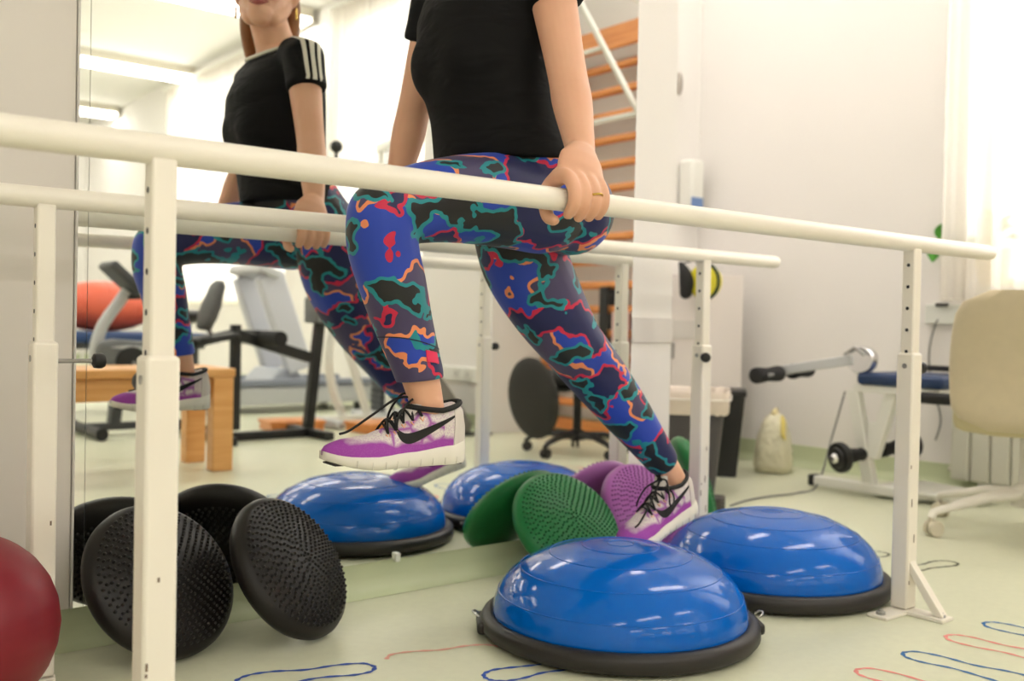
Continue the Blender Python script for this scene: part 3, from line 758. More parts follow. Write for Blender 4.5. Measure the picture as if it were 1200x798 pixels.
# pale cupboard in the alcove
PINK = mat('pale_pink_laminate', rgb(238, 230, 225), .45, var=.02, vscale=2)
cb = thing('cupboard', 'low pale pinkish cupboard standing in the alcove behind the bin', 'cupboard', (3.93, 3.38, 0), 0)
MB().box((-0.08, 0, .48), (.28, .42, .90)).build('body', PINK, cb, bevel=.004)
MB().box((-0.08, 0, .015), (.24, .36, .03)).build('plinth', PINK, cb)
for s in (-1, 1):
    dd = MB().box((-.226, s*.104, .48), (.012, .202, .86)).build('door', PINK, cb, bevel=.003)
    MB().box((-.238, s*.02, .55), (.012, .01, .08)).build('handle', STEEL, dd, bevel=.002)
MB().box((-.236, 0, .655), (.006, .40, .09)).build('grey_band', GBAND, cb, bevel=.001)
# black and yellow band roll hanging on the cupboard front
rl = thing('band_roll', 'black and yellow rolled exercise band hanging on the pale cupboard', 'band roll', (3.675, 3.2, .80))
MB().lathe([(.01, -.02), (.07, -.02), (.082, -.012), (.082, .012), (.07, .02), (.01, .02)], 28, c=(0, -.05, .085), axis=(1, .3, 0)).build('yellow_roll', mat('yellow_band', rgb(226, 214, 50), .5), rl)
MB().tube([(.014*0, -.05+.084*cos(a), .085+.084*sin(a)) for a in [2*pi*k/24 for k in range(24)]], .008, 8, closed=True).build('dark_rim', mat('green_black_band', rgb(34, 56, 34), .5), rl)
MB().limb([(-.05, .06, .17), (-.055, .03, .13), (-.05, .02, .08), (-.05, .025, .03)], [.012, .028, .036, .03], 14).build('black_pad', FOAM, rl)
MB().tube([(-.05, .06, .17), (0, .02, .19), (.03, .0, .16)], .004, 6).build('strap', BLACKP, rl)
# ================================================================== EQUIPMENT SEEN IN THE MIRROR
# wooden bench behind the camera
wbn = thing('wooden_bench', 'plain light wooden bench reflected under the lifted shoe', 'bench', (1.18, -.13, 0))
MB().box((0, 0, .428), (1.16, .40, .036)).build('bench_top', BEECH, wbn, bevel=.005)
for sx in (-1, 1):
    for sy in (-1, 1):
        MB().box((sx*.53, sy*.155, .205), (.09, .075, .41)).build('leg', BEECH, wbn, bevel=.004)
for sy in (-1, 1): MB().box((0, sy*.155, .36), (.968, .03, .09)).build('apron', BEECH, wbn, bevel=.003)
for sx in (-1, 1): MB().box((sx*.53, 0, .36), (.03, .233, .09)).build('apron', BEECH, wbn, bevel=.003)

# exercise bike
bk = thing('exercise_bike', 'grey exercise bike with a tilted console, reflected at the left of the mirror', 'exercise bike', (1.72, -1.5, 0), 0)
bs = MB(); 
P = [(-.12, .46), (-.10, .52), (.0, .535), (.15, .525), (.30, .50), (.36, .44), (.34, .36), (.26, .30), (.06, .28), (-.06, .33)]
Mxz = Matrix(((1, 0, 0, 0), (0, 0, 1, 0), (0, 1, 0, 0), (0, 0, 0, 1)))
bs.prism(P, -.07, .07, Mxz); bs.build('body_shell', GREYP, bk, bevel=.03, seg=4)
MB().prism([(-.05, .49), (.05, .50), (.2, .49), (.3, .46), (.1, .47)], -.078, .078, Mxz).build('shell_stripe', LGREY, bk, bevel=.004)
MB().tube([Vector(q) for q in catmull([(-.10, 0, .30), (-.105, 0, .40), (-.10, 0, .50), (-.06, 0, .62), (.02, 0, .74), (.06, 0, .80)], 5)], .033, 14).build('front_post', LGREY, bk, angle=60)
cr_ = Matrix.Rotation(radians(-52), 3, 'Y')
cn = MB().box((.04, 0, .87), (.05, .26, .25), rot=Matrix.Rotation(radians(-48), 3, 'Y')).build('console', DGREY, bk, bevel=.02, seg=3)
MB().box((.02, 0, .897), (.03, .20, .17), rot=Matrix.Rotation(radians(-48), 3, 'Y')).build('screen', mat('dull_screen', rgb(120, 130, 124), .3), cn, bevel=.004)
MB().tube([Vector(q) for q in catmull([(.06, -.2, .90), (.13, -.2, .84), (.13, -.12, .78), (.07, 0, .77), (.13, .12, .78), (.13, .2, .84), (.06, .2, .90)], 5)], .013, 10).build('handlebar', BLACKP, bk)
for s in (-1, 1):
    MB().lathe([(.01, 0), (.08, 0), (.085, .006), (.08, .014), (.03, .018), (.01, .02)], 26, c=(.07, s*.07, .41), axis=(0, s, 0)).build('crank_disc', BLACKP, bk, angle=40)
    ca = MB(); e = Vector((.07+s*.10, s*.095, .41-s*.10))
    ca.bar((.07, s*.095, .41), e, .014, .024, (0, 1, 0)); cc = ca.build('crank_arm', STEEL, bk, bevel=.003)
    MB().box(e+Vector((0, s*.05, 0)), (.10, .09, .026)).build('pedal', BLACKP, cc, bevel=.006)
MB().cyl((.33, 0, .40), (.42, 0, .64), .025).build('seat_post', LGREY, bk)
sa = MB(); sa.ball((.43, 0, .67), (.12, .12, .04)); sa.ball((.34, 0, .67), (.1, .04, .03))
remeshed(sa, 'saddle', .01, BLACKP, bk, 3)
for x in (-.14, .40):
    MB().cyl((x, -.25, .035), (x, .25, .035), .03).build('foot_bar', BLACKP, bk)
    for s in (-1, 1): MB().cyl((x, s*.25, .035), (x, s*.275, .035), .034).build('foot_cap', BLACKP, bk)
MB().bar((-.14, 0, .05), (.40, 0, .05), .06, .04).build('base_beam', DGREY, bk, bevel=.005)
MB().bar((0, 0, .06), (.02, 0, .30), .07, .06, (1, 0, 0)).build('strut', DGREY, bk, bevel=.005)
MB().bar((.28, 0, .06), (.28, 0, .32), .07, .06, (1, 0, 0)).build('strut', DGREY, bk, bevel=.005)

# treatment couch with a big orange ball
co = thing('treatment_couch', 'low treatment couch with a blue padded top, reflected under the orange ball', 'couch', (1.92, -2.85, 0), 0)
MB().box((0, 0, .52), (1.5, .75, .07)).build('padded_top', mat('blue_mat', rgb(40, 70, 120), .45), co, bevel=.025, seg=4)
MB().box((0, 0, .465), (1.42, .68, .04)).build('frame', DGREY, co, bevel=.004)
for sx in (-1, 1):
    for sy in (-1, 1): MB().box((sx*.65, sy*.28, .222), (.06, .06, .445)).build('leg', DGREY, co, bevel=.004)
ORB = mat('orange_ball_vinyl', rgb(238, 112, 84), .4)
ob_ = thing('exercise_ball', 'large coral orange exercise roll on the blue couch in the mirror', 'exercise ball', (2.03, -2.8, .5552))
MB().ball((0, 0, .17), (.36, .2, .17), 40, 24).build('skin', ORB, ob_, angle=80)
for k in (-.55, 0, .55):
    MB().tube([(.36*sin(k), .2*cos(k)*cos(a), .17+.17*cos(k)*sin(a)) for a in [2*pi*j/40 for j in range(40)]], .003, 6, closed=True).build('rib', ORB, ob_)
MB().lathe([(.001, 0), (.01, 0), (.01, .004), (.001, .005)], 10, c=(0, 0, .339)).build('valve_plug', WHITE, ob_)
ob2 = thing('exercise_ball', 'half-hidden small yellow ball beside the orange ball on the couch', 'exercise ball', (2.46, -2.66, .5552))
MB().ball((0, 0, .06), .06, 24, 14).build('skin', mat('yellow_ball', rgb(240, 178, 70), .45), ob2, angle=80)
MB().lathe([(.001, 0), (.006, 0), (.006, .003), (.001, .004)], 8, c=(0, 0, .119)).build('valve_plug', WHITE, ob2)

# black weight bench with tilted grey backrest
wk = thing('weight_bench', 'black weight bench with a tilted grey backrest, reflected in the middle of the mirror', 'weight bench', (2.35, -.93, 0), 0)
Rr = Matrix.Rotation(radians(18), 3, 'Y')
def pad(c, sz, rot):
    return MB().box(c, sz, rot=rot)
bp = MB()
rings = []
for s, hw, t in ((0, .05, .012), (.03, .085, .022), (.25, .105, .03), (.5, .115, .03), (.7, .09, .028), (.9, .08, .026), (1, .05, .012)):
    c = Vector((-.35+.085*s, 0, .60+.26*s)); ax = Vector((.95, 0, -.3)).normalized()
    rings.append([c+ax*t*cos(a)+Vector((0, hw*abs(sin(a))**.6*(1 if sin(a) > 0 else -1), 0)) for a in [2*pi*k/24 for k in range(24)]])
bp.loft(rings); bp.build('backrest', mat('charcoal_pad', rgb(78, 78, 80), .55), wk, angle=70)
MB().tube([(-.33, 0, .62), (-.30, 0, .57), (-.26, 0, .54)], .014, 8).build('backrest_bracket', STEEL, wk)
MB().bar((-.46, 0, .515), (-.16, 0, .585), .06, .05).build('seat_rail', BLACKP, wk, bevel=.006)
MB().box((-.30, 0, .555), (.22, .24, .035), rot=Matrix.Rotation(radians(-10), 3, 'Y')).build('seat_pad', BLACKP, wk, bevel=.012, seg=3)
MB().bar((-.20, 0, .585), (.27, 0, .45), .055, .06).build('main_beam', BLACKP, wk, bevel=.006)
MB().bar((-.17, 0, .06), (-.17, 0, .63), .05, .05, (1, 0, 0)).build('upright', BLACKP, wk, bevel=.005)
MB().bar((.27, 0, .05), (.345, 0, .80), .05, .055, (1, 0, 0)).build('front_post', BLACKP, wk, bevel=.005)
MB().box((.325, 0, .72), (.11, .16, .15)).build('head_panel', GREYP, wk, bevel=.012)
for s in (-1, 1): MB().cyl((-.02, s*.03, .56), (-.02, s*.24, .56), .04, 18).build('foam_roller', FOAM, wk)
MB().cyl((-.02, -.05, .56), (-.02, .05, .56), .012).build('roller_axle', STEEL, wk)
MB().bar((-.30, .0, .025), (.30, .0, .025), .05, .045).build('floor_beam', BLACKP, wk, bevel=.005)
MB().bar((.28, -.24, .025), (.28, .24, .025), .06, .045).build('floor_bar', BLACKP, wk, bevel=.006)
MB().bar((-.28, -.24, .025), (-.28, .24, .025), .06, .045).build('floor_bar', BLACKP, wk, bevel=.006)

# treadmill
tm = thing('treadmill', 'grey and white treadmill with a slanted light grey column, reflected behind the bench', 'treadmill', (3.25, -2.62, 0), 0)
MB().box((0, 0, .12), (1.25, .62, .12)).build('deck', LGREY, tm, bevel=.012)
MB().box((0, 0, .195), (1.20, .44, .018)).build('belt', mat('belt_grey', rgb(112, 116, 126), .5), tm, bevel=.003)
for s in (-1, 1): MB().box((0, s*.27, .212), (1.24, .09, .05)).build('side_rail', mat('bluegrey', rgb(136, 142, 156), .4), tm, bevel=.012, seg=3)
hd = MB(); hd.prism([(-.2, .19), (.1, .19), (.12, .24), (.02, .31), (-.08, .31)], -.22, .22, Matrix(((1, 0, 0, -.02), (0, 0, 1, 0), (0, 1, 0, 0), (0, 0, 0, 1)))); hd.build('motor_hood', mat('silver_plastic', rgb(176, 182, 192), .3), tm, bevel=.015, seg=3)
for s in (-1, 1):
    MB().bar((.05, s*.20, .30), (-.20, s*.20, .98), .10, .19, (1, 0, .35)).build('column', mat('pale_silver_plastic', rgb(206, 208, 216), .35), tm, bevel=.012, seg=3)
MB().box((-.22, 0, 1.0), (.16, .56, .06), rot=Matrix.Rotation(radians(20), 3, 'Y')).build('console', LGREY, tm, bevel=.012)
for y, z in ((.1, .78), (.17, .80)): MB().tube([(-.17, y+.05, .99), (-.16, y+.06, .9), (-.155, y+.06, z)], .008, 6).build('strap', BLACKP, tm)
for x in (-.5, .5):
    for s in (-1, 1): MB().cyl((x, s*.27, 0), (x, s*.27, .065), .03).build('foot', BLACKP, tm)

# white curved-frame trainer with a knobbed lever
wt = thing('cross_trainer', 'white curved tube trainer with black knobbed lever, reflected left of the curtain', 'cross trainer', (3.0, -1.36, 0), 0)
MB().tube([Vector(q) for q in catmull([(.0, 0, .62), (-.03, 0, .45), (.0, 0, .25), (.07, 0, .08), (.10, 0, .03)], 6)], .028, 14).build('frame_tube', WHITE, wt)
MB().bar((-.05, -.22, .03), (-.05, .22, .03), .06, .05).build('foot_bar', LGREY, wt, bevel=.01)
MB().bar((.3, -.22, .03), (.3, .22, .03), .06, .05).build('foot_bar', LGREY, wt, bevel=.01)
MB().bar((-.05, 0, .04), (.3, 0, .04), .06, .05).build('base_beam', WHITE, wt, bevel=.006)
MB().bar((.06, 0, .6), (.26, 0, .06), .03, .05, (1, 0, 0)).build('brace_plate', WHITE, wt, bevel=.004)
MB().tube([(.0, 0, .60), (-.01, 0, 1.0), (-.01, 0, 1.45), (.0, 0, 1.66)], .014, 10).build('lever', BLACKP, wt)
MB().ball((.0, 0, 1.745), .04, 20, 12).build('knob', BLACKP, wt)
MB().cyl((0, 0, 1.64), (0, 0, 1.72), .012).build('knob_stem', BLACKP, wt)
MB().tube([(-.10, 0, 1.63), (-.02, 0, 1.655), (.07, 0, 1.64), (.16, 0, 1.62)], .016, 8).build('handle', BLACKP, wt)
MB().lathe([(.01, -.02), (.1, -.02), (.11, 0), (.1, .02), (.01, .02)], 24, c=(.0, 0, 1.32), axis=(.4, 1, 0)).build('pulley_wheel', BLACKP, wt)
MB().box((-.015, 0, 1.5), (.03, .05, .09)).build('lever_clamp', CHROME, wt, bevel=.006)

# wooden step blocks on the floor
for k, (x, y, rz, lb) in enumerate(((2.70, -1.30, .15, 'flat orange wooden step block left of the other, on the floor in the mirror'), (3.12, -.98, -.1, 'flat orange wooden step block right of the other, beside the white curved tube'), )):
    s_ = thing('step_block', lb, 'step block', (x, y, 0), rz, group='orange wooden step blocks')
    MB().box((0, 0, .052), (.34, .26, .02)).build('top_board', ORANGEWOOD, s_, bevel=.003)
    for q in (-1, 1):
        MB().box((q*.15, 0, .021), (.02, .25, .041)).build('side_board', ORANGEWOOD, s_, bevel=.002)
        MB().box((0, q*.115, .021), (.278, .018, .041)).build('side_board', ORANGEWOOD, s_, bevel=.002)

# weight tower
wtw = thing('weight_tower', 'white weight stack tower reflected behind the standing leg', 'weight tower', (3.62, -1.78, 0), .2)
for s in (-1, 1): MB().box((0, s*.12, .95), (.04, .04, 1.9)).build('upright', WHITE, wtw, bevel=.005)
MB().box((0, 0, 1.88), (.06, .30, .06)).build('crossbar', WHITE, wtw, bevel=.006)
MB().box((0, 0, .02), (.35, .34, .04)).build('base', LGREY, wtw, bevel=.006)
for k in range(9): MB().box((0, 0, .06+k*.041), (.11, .19, .037)).build('weight_plate', DGREY, wtw, bevel=.004)
MB().cyl((0, 0, .4), (0, 0, 1.86), .006).build('cable', BLACKP, wtw)
MB().cyl((-.06, .02, .68), (-.34, .1, .70), .018).build('side_handle', FOAM, wtw)

# grey bag and cable heap below the window
gb = thing('grey_bag', 'slumped grey cloth bag on the floor below the outlet strip in the mirror', 'bag', (3.44, -.82, 0), .1)
rings = [[(hx*abs(cos(a))**.6*(1 if cos(a) > 0 else -1)+ox, hy*abs(sin(a))**.6*(1 if sin(a) > 0 else -1), z) for a in [2*pi*k/20 for k in range(20)]] for z, hx, hy, ox in ((0, .13, .16, .04), (.05, .14, .17, .04), (.16, .11, .15, .0), (.28, .07, .13, -.05), (.38, .03, .11, -.09), (.42, .012, .1, -.10))]
MB().loft(rings).build('bag_body', mat('grey_cloth', rgb(128, 124, 116), .85, bump=.2, bscale=40), gb, angle=70)
MB().tube([(-.1, -.07, .41), (-.11, -.04, .47), (-.11, .04, .47), (-.1, .07, .41)], .008, 6).build('handle', mat('grey_strap', rgb(96, 92, 88), .8), gb)
cable('tangle of black cable with a foot pedal switch on the floor in the mirror', [(3.40, -.52, .008), (3.52, -.42, .02), (3.58, -.50, .01), (3.46, -.58, .012), (3.36, -.50, .01), (3.32, -.42, .01)], .007, BLACKP)
fs_ = thing('foot_switch', 'small black foot pedal on the floor in the mirror', 'foot pedal', (3.27, -.44, 0), .4)
MB().box((0, 0, .018), (.10, .07, .036)).build('housing', BLACKP, fs_, bevel=.01, seg=3)
MB().box((.01, 0, .042), (.07, .06, .012)).build('pedal_plate', DGREY, fs_, bevel=.004)

# outlet strip on the pillar
ot = thing('outlet_strip', 'long white outlet strip on the wall pillar in the mirror', 'outlet strip', (XR-.505, -.97, .30))
MB().box((0, 0, .045), (.03, .74, .09)).build('channel', WHITE, ot, bevel=.004)
for k, y in enumerate((-.2, -.12, .08, .2)):
    q = MB().box((-.016, y, .045), (.008, .07, .07)).build('outlet', mat('outlet_white', rgb(224, 222, 214), .4), ot, bevel=.003)
    for s in (-1, 1): MB().cyl((-.0195, y+s*.01, .045), (-.0208, y+s*.01, .045), .004, 8).build('pin_hole', DGREY, q)

# black office chair
ok = thing('office_chair', 'black office chair with an oval back, reflected beside the wooden wall bars', 'office chair', (3.47, .40, 0), radians(-6))
MB().limb([(-.02, 0, .40), (0.02, 0, .40)], [.001, .001], 6)
bo = MB()
bo.ball((-.33, 0, .30), (.045, .17, .205), 28, 18, rot=Matrix.Rotation(radians(-8), 3, 'Y')); bo.build('backrest', mat('black_fabric', rgb(52, 50, 48), .85, bump=.15, bscale=300), ok, angle=80)
MB().tube([(-.29, 0, .38), (-.2, 0, .345), (-.1, 0, .34), (0, 0, .35)], .018, 8).build('back_arm', BLACKP, ok)
rings = [[(0.2*k*abs(cos(a))**.6*(1 if cos(a) > 0 else -1)+.02, 0.2*k*abs(sin(a))**.6*(1 if sin(a) > 0 else -1), z) for a in [2*pi*j/28 for j in range(28)]] for z, k in ((0.36, .88), (0.37, .98), (0.395, 1.0), (0.42, .96), (0.43, .86))]
MB().loft(rings).build('seat', mat('black_fabric', rgb(52, 50, 48)), ok, angle=70)
MB().cyl((0, 0, .08), (0, 0, .37), .022).build('gas_column', BLACKP, ok)
MB().lathe([(.02, .07), (.045, .075), (.04, .12), (.02, .13)], 20).build('hub', BLACKP, ok)
for k in range(5):
    a = 2*pi*k/5+.5; d = Vector((cos(a), sin(a), 0))
    MB().tube([d*.03+Vector((0, 0, .10)), d*.15+Vector((0, 0, .10)), d*.25+Vector((0, 0, .075)), d*.28+Vector((0, 0, .055))], [.026, .022, .017, .014], 10, flat=.7).build('base_arm', BLACKP, ok, angle=60)
    s_ = Vector((-d.y, d.x, 0)); cs = MB()
    for q in (-1, 1): cs.lathe([(.006, -.008), (.022, -.008), (.025, 0), (.022, .008), (.006, .008)], 16, c=d*.27+s_*q*.013+Vector((0, 0, .025)), axis=s_)
    cs.cyl(d*.28+Vector((0, 0, .03)), d*.28+Vector((0, 0, .058)), .007)
    cs.build('castor', BLACKP, ok, angle=40)

# wall bars with a white steel pull-up frame
wbr = thing('wall_bars', 'orange wooden wall bars reflected at the right end of the mirror', 'wall bars', (4.06, -.06, 0), 0)
YB0, YB1 = -.46, .42
for y in (YB0, YB1): MB().box((0, y, 1.2), (.10, .04, 2.4)).build('side_board', ORANGEWOOD, wbr, bevel=.005)
RW = [(0.06+0.14*k) for k in range(1, 17)]
rp = None
for k, z in enumerate(RW):
    if rp is None:
        rp = MB().tube([(-.03, YB0, z), (-.03, YB1, z)], .024, 14, flat=1.2, ref=(1, 0, 0)).build('rung', ORANGEWOOD, wbr); z0_ = z
    else:
        q = rp.copy(); COL.objects.link(q); q.location.z = z-z0_
MB().box((-.10, (YB0+YB1)/2, 2.30), (.03, YB1-YB0+.04, .13)).build('top_board', ORANGEWOOD, wbr, bevel=.005)
MB().box((0.02, (YB0+YB1)/2, .06), (.05, YB1-YB0-.05, .07)).build('bottom_board', ORANGEWOOD, wbr, bevel=.004)
pf = thing('pull_up_frame', 'white steel bracket frame mounted over the wall bars in the mirror', 'pull-up frame', (4.06, -.06, 1.85), 0)
for y in (-.40, .34):
    MB().tube([(-.07, y, .0), (-.62, y, .62)], .017, 10).build('brace_tube', WHITE, pf)
    MB().tube([(-.07, y, .62), (-.70, y, .66)], .017, 10).build('top_tube', WHITE, pf)
    MB().box((-.055, y, .30), (.02, .04, .72)).build('mount_plate', WHITE, pf, bevel=.003)
MB().tube([(-.66, -.45, .66), (-.66, .40, .66)], .018, 10).build('grip_bar', WHITE, pf)
MB().tube([(-.07, -.42, .0), (-.07, .36, .0)], .017, 10).build('cross_tube', WHITE, pf)
MB().tube([(-.35, -.40, .31), (-.35, .34, .31)], .014, 10).build('cross_tube', WHITE, pf)
# belts hanging on the wall bars
for y, z0, z1, m_, lb in ((.10, .34, .88, BLACKP, 'black strap hanging on the wall bars in the mirror'), (.24, .30, .74, mat('pale_pink_cloth', rgb(232, 196, 190), .8), 'pale pink towel hanging on the wall bars in the mirror')):
    s_ = thing('hanging_strap' if m_ is BLACKP else 'hanging_towel', lb, 'strap' if m_ is BLACKP else 'towel', (4.015, y-.06, z0))
    H = z1-z0; wdt = .07 if m_ is BLACKP else .13
    MB().box((-.031, 0, H/2), (.008, wdt, H)).build('front_fall', m_, s_, bevel=.003)
    MB().box((.034, 0, H/2+.06), (.008, wdt, H-.12)).build('back_fall', m_, s_, bevel=.003)
    MB().box((.0, 0, H+.004), (.07, wdt, .008)).build('fold', m_, s_, bevel=.003)
# ================================================================== THE WOMAN
RT = Vector((1.62, 1.612, 0.0))
pr = thing('person', 'woman in black T-shirt and bright patterned leggings stepping up between the bars', 'person', RT)
def off(mb): mb.v = [tuple(Vector(v)-RT) for v in mb.v]; return mb

def skin_mat():
    M = bpy.data.materials.new('skin'); M.use_nodes = True; nt = M.node_tree; p = nt.nodes['Principled BSDF']
    tc = nt.nodes.new('ShaderNodeTexCoord'); n = nt.nodes.new('ShaderNodeTexNoise'); n.inputs['Scale'].default_value = 14; n.inputs['Detail'].default_value = 4
    mx = nt.nodes.new('ShaderNodeMixRGB'); mx.inputs[1].default_value = rgb(222, 166, 134); mx.inputs[2].default_value = rgb(236, 186, 156)
    nt.links.new(tc.outputs['Object'], n.inputs['Vector']); nt.links.new(n.outputs['Fac'], mx.inputs[0]); nt.links.new(mx.outputs[0], p.inputs['Base Color'])
    p.inputs['Roughness'].default_value = 0.5
    p.inputs['Subsurface Weight'].default_value = 0.12; p.inputs['Subsurface Radius'].default_value = (.012, .005, .003); p.inputs['Subsurface Scale'].default_value = .5
    return M
SKIN = skin_mat()

# ---- joint positions
SHL, ELL, WRL = Vector((1.215, 1.445, 1.345)), Vector((1.217, 1.378, 1.11)), Vector((1.185, 1.306, .972))
SHR, ELR, WRR = Vector((1.20, 1.785, 1.345)), Vector((1.19, 1.862, 1.12)), Vector((1.180, 1.905, .972))
body = MB()
def arm(S, E, W):
    m1 = S.lerp(E, .35); m2 = S.lerp(E, .75); f1 = E.lerp(W, .3); f2 = E.lerp(W, .75)
    body.limb([S, m1, m2, E, f1, f2, W], [.046, .043, .038, .0365, .037, .030, .026], 20)
arm(SHL, ELL, WRL); arm(SHR, ELR, WRR)

def hand(xc, ry, sg, W):
    # palm rests on the rail, fingers fold over the outer side, thumb under the inner side
    rings = []
    K = Vector((xc+.004, ry+sg*.010, HR+.036))
    for t, hw, th in ((0, .025, .022), (.3, .030, .021), (.6, .041, .020), (.85, .046, .018), (1.0, .045, .014)):
        c = W.lerp(K, t); c.z += .012*sin(pi*t)
        d = (K-W).normalized(); wx = (Vector((1, 0, 0))-d*d.x).normalized(); tn = d.cross(wx)
        rings.append([c+wx*hw*cos(a)+tn*th*sin(a) for a in [2*pi*k/20 for k in range(20)]])
    body.loft(rings)
    for i, (dx, ln) in enumerate(((-.035, .96), (-.0115, 1.06), (.0115, 1.0), (.033, .86))):
        x = xc+dx+.004; fr = (.0112, .0112, .0108, .0098)[i]
        P = [(x, ry-sg*.010, HR+.042), (x, ry+sg*.014, HR+.0385), (x, ry+sg*.0315, HR+.0165), (x, ry+sg*.0325*1.0, HR-.008*ln), (x+.001, ry+sg*.018, HR-.027*ln)]
        body.limb(P, [fr*1.12, fr*1.1, fr*1.03, fr*.97, fr*.86], 14, sub=5)
    x = xc-.026
    body.limb([(xc-.030, ry+sg*.008, HR+.036), (xc-.030, ry-sg*.012, HR+.036), (xc-.026, ry-sg*.030, HR+.030)], [.012, .0135, .0135], 12)
    body.limb([(xc-.004, ry-sg*.028, HR+.05), (x-.004, ry-sg*.034, HR+.022), (x-.012, ry-sg*.0325, HR-.004), (x-.014, ry-sg*.022, HR-.028), (x-.014, ry-sg*.006, HR-.035)], [.016, .0145, .0125, .0115, .0095], 14, sub=5)
hand(1.134, VF, -1, WRL); hand(1.146, VB, 1, WRR)

# torso under the shirt, pelvis, legs and feet
SP = [(.87, 1.335, .085, .12), (.93, 1.32, .115, .15), (1.0, 1.275, .11, .145), (1.07, 1.235, .10, .13), (1.15, 1.205, .108, .135), (1.22, 1.20, .112, .145), (1.29, 1.205, .105, .15), (1.345, 1.212, .088, .155), (1.385, 1.212, .06, .11), (1.41, 1.205, .05, .06)]
body.loft([[(cx+hd*cos(a), 1.615+hw*sin(a), z) for a in [2*pi*k/32 for k in range(32)]] for z, cx, hd, hw in SP])
HL, KL, AL = Vector((1.29, 1.545, .905)), Vector((.912, 1.525, .848)), Vector((1.003, 1.500, .505))
HRt, KR, AR = Vector((1.345, 1.685, .885)), Vector((1.472, 1.645, .625)), Vector((1.80, 1.624, .300))
body.limb([(1.30, 1.548, .905), (1.18, 1.537, .905), (1.06, 1.53, .893), (.97, 1.526, .873), (.918, 1.524, .848)], [.080, .074, .063, .054, .05], 20)
body.limb([(.918, 1.524, .85), (.918, 1.522, .80), (.936, 1.518, .73), (.955, 1.511, .66), (.975, 1.505, .60), (.990, 1.502, .555), (.999, 1.499, .520), (1.004, 1.497, .495), (1.006, 1.496, .470)], [.05, .05, .047, .041, .036, .0335, .0305, .029, .024], 20)
body.limb([(1.345, 1.685, .89), (1.365, 1.675, .80), (1.415, 1.66, .71), (1.472, 1.645, .63)], [.080, .078, .070, .058], 20)
body.limb([(1.472, 1.645, .63), (1.545, 1.64, .56), (1.635, 1.632, .47), (1.715, 1.628, .39), (1.752, 1.626, .352), (1.782, 1.624, .318), (1.80, 1.624, .295), (1.812, 1.624, .272)], [.058, .053, .046, .037, .034, .031, .0295, .024], 20)
for c in ((1.002, 1.474, .522), (1.002, 1.520, .524)): body.ball(c, (.011, .008, .012))       # ankle bones
for c in ((1.790, 1.600, .316), (1.792, 1.648, .317)): body.ball(c, (.011, .008, .011))

# head and neck (face turned towards the mirror)
HA = Vector((1.170, 1.615, -.016)); FW = Vector((-.59, .807, 0)).normalized(); SD = Vector((FW.y, -FW.x, 0))     # SD = her right
def hp(a, b_, z): return HA+FW*a+SD*b_+Vector((0, 0, z))
rotH = Matrix((FW, SD*-1, Vector((0, 0, 1)))).transposed()
body.limb([(1.215, 1.615, 1.34), (1.205, 1.615, 1.41), (1.178, 1.615, 1.49), (1.168, 1.615, 1.56)], [.066, .056, .052, .055], 22)
body.ball(hp(-.012, 0, 1.605), (.098, .077, .10), 28, 20, rot=rotH)
body.limb([hp(.01, 0, 1.56), hp(.035, 0, 1.535), hp(.058, 0, 1.505)], [.062, .055, .036], 20)
body.ball(hp(.068, 0, 1.487), (.022, .026, .019), rot=rotH)
for s in (-1, 1):
    body.limb([hp(-.02, s*.052, 1.56), hp(.01, s*.05, 1.525), hp(.045, s*.032, 1.495)], [.022, .021, .02], 12)
    body.ball(hp(.062, s*.034, 1.558), (.024, .022, .024), rot=rotH)
    body.ball(hp(.074, s*.030, 1.613), (.016, .022, .011), rot=rotH)
    body.limb([hp(.070, s*.014, 1.598), hp(.078, s*.03, 1.604), hp(.064, s*.046, 1.598)], [.004, .005, .004], 10)
    body.limb([hp(.070, s*.014, 1.590), hp(.076, s*.03, 1.585), hp(.064, s*.046, 1.590)], [.004, .0045, .004], 10)
    body.limb([hp(-.012, s*.076, 1.548), hp(-.016, s*.082, 1.565), hp(-.024, s*.085, 1.59), hp(-.018, s*.081, 1.608)], [.007, .009, .011, .008], 10)
    body.ball(hp(.1, s*.009, 1.557), (.008, .007, .006), rot=rotH)
body.limb([hp(.085, 0, 1.612), hp(.092, 0, 1.585), hp(.105, 0, 1.563), hp(.100, 0, 1.555)], [.008, .009, .011, .008], 12)
body.limb([hp(.074, -.02, 1.527), hp(.082, 0, 1.528), hp(.074, .02, 1.527)], [.012, .016, .012], 12)
remeshed(off(body), 'body', .0036, SKIN, pr, 4, .5)

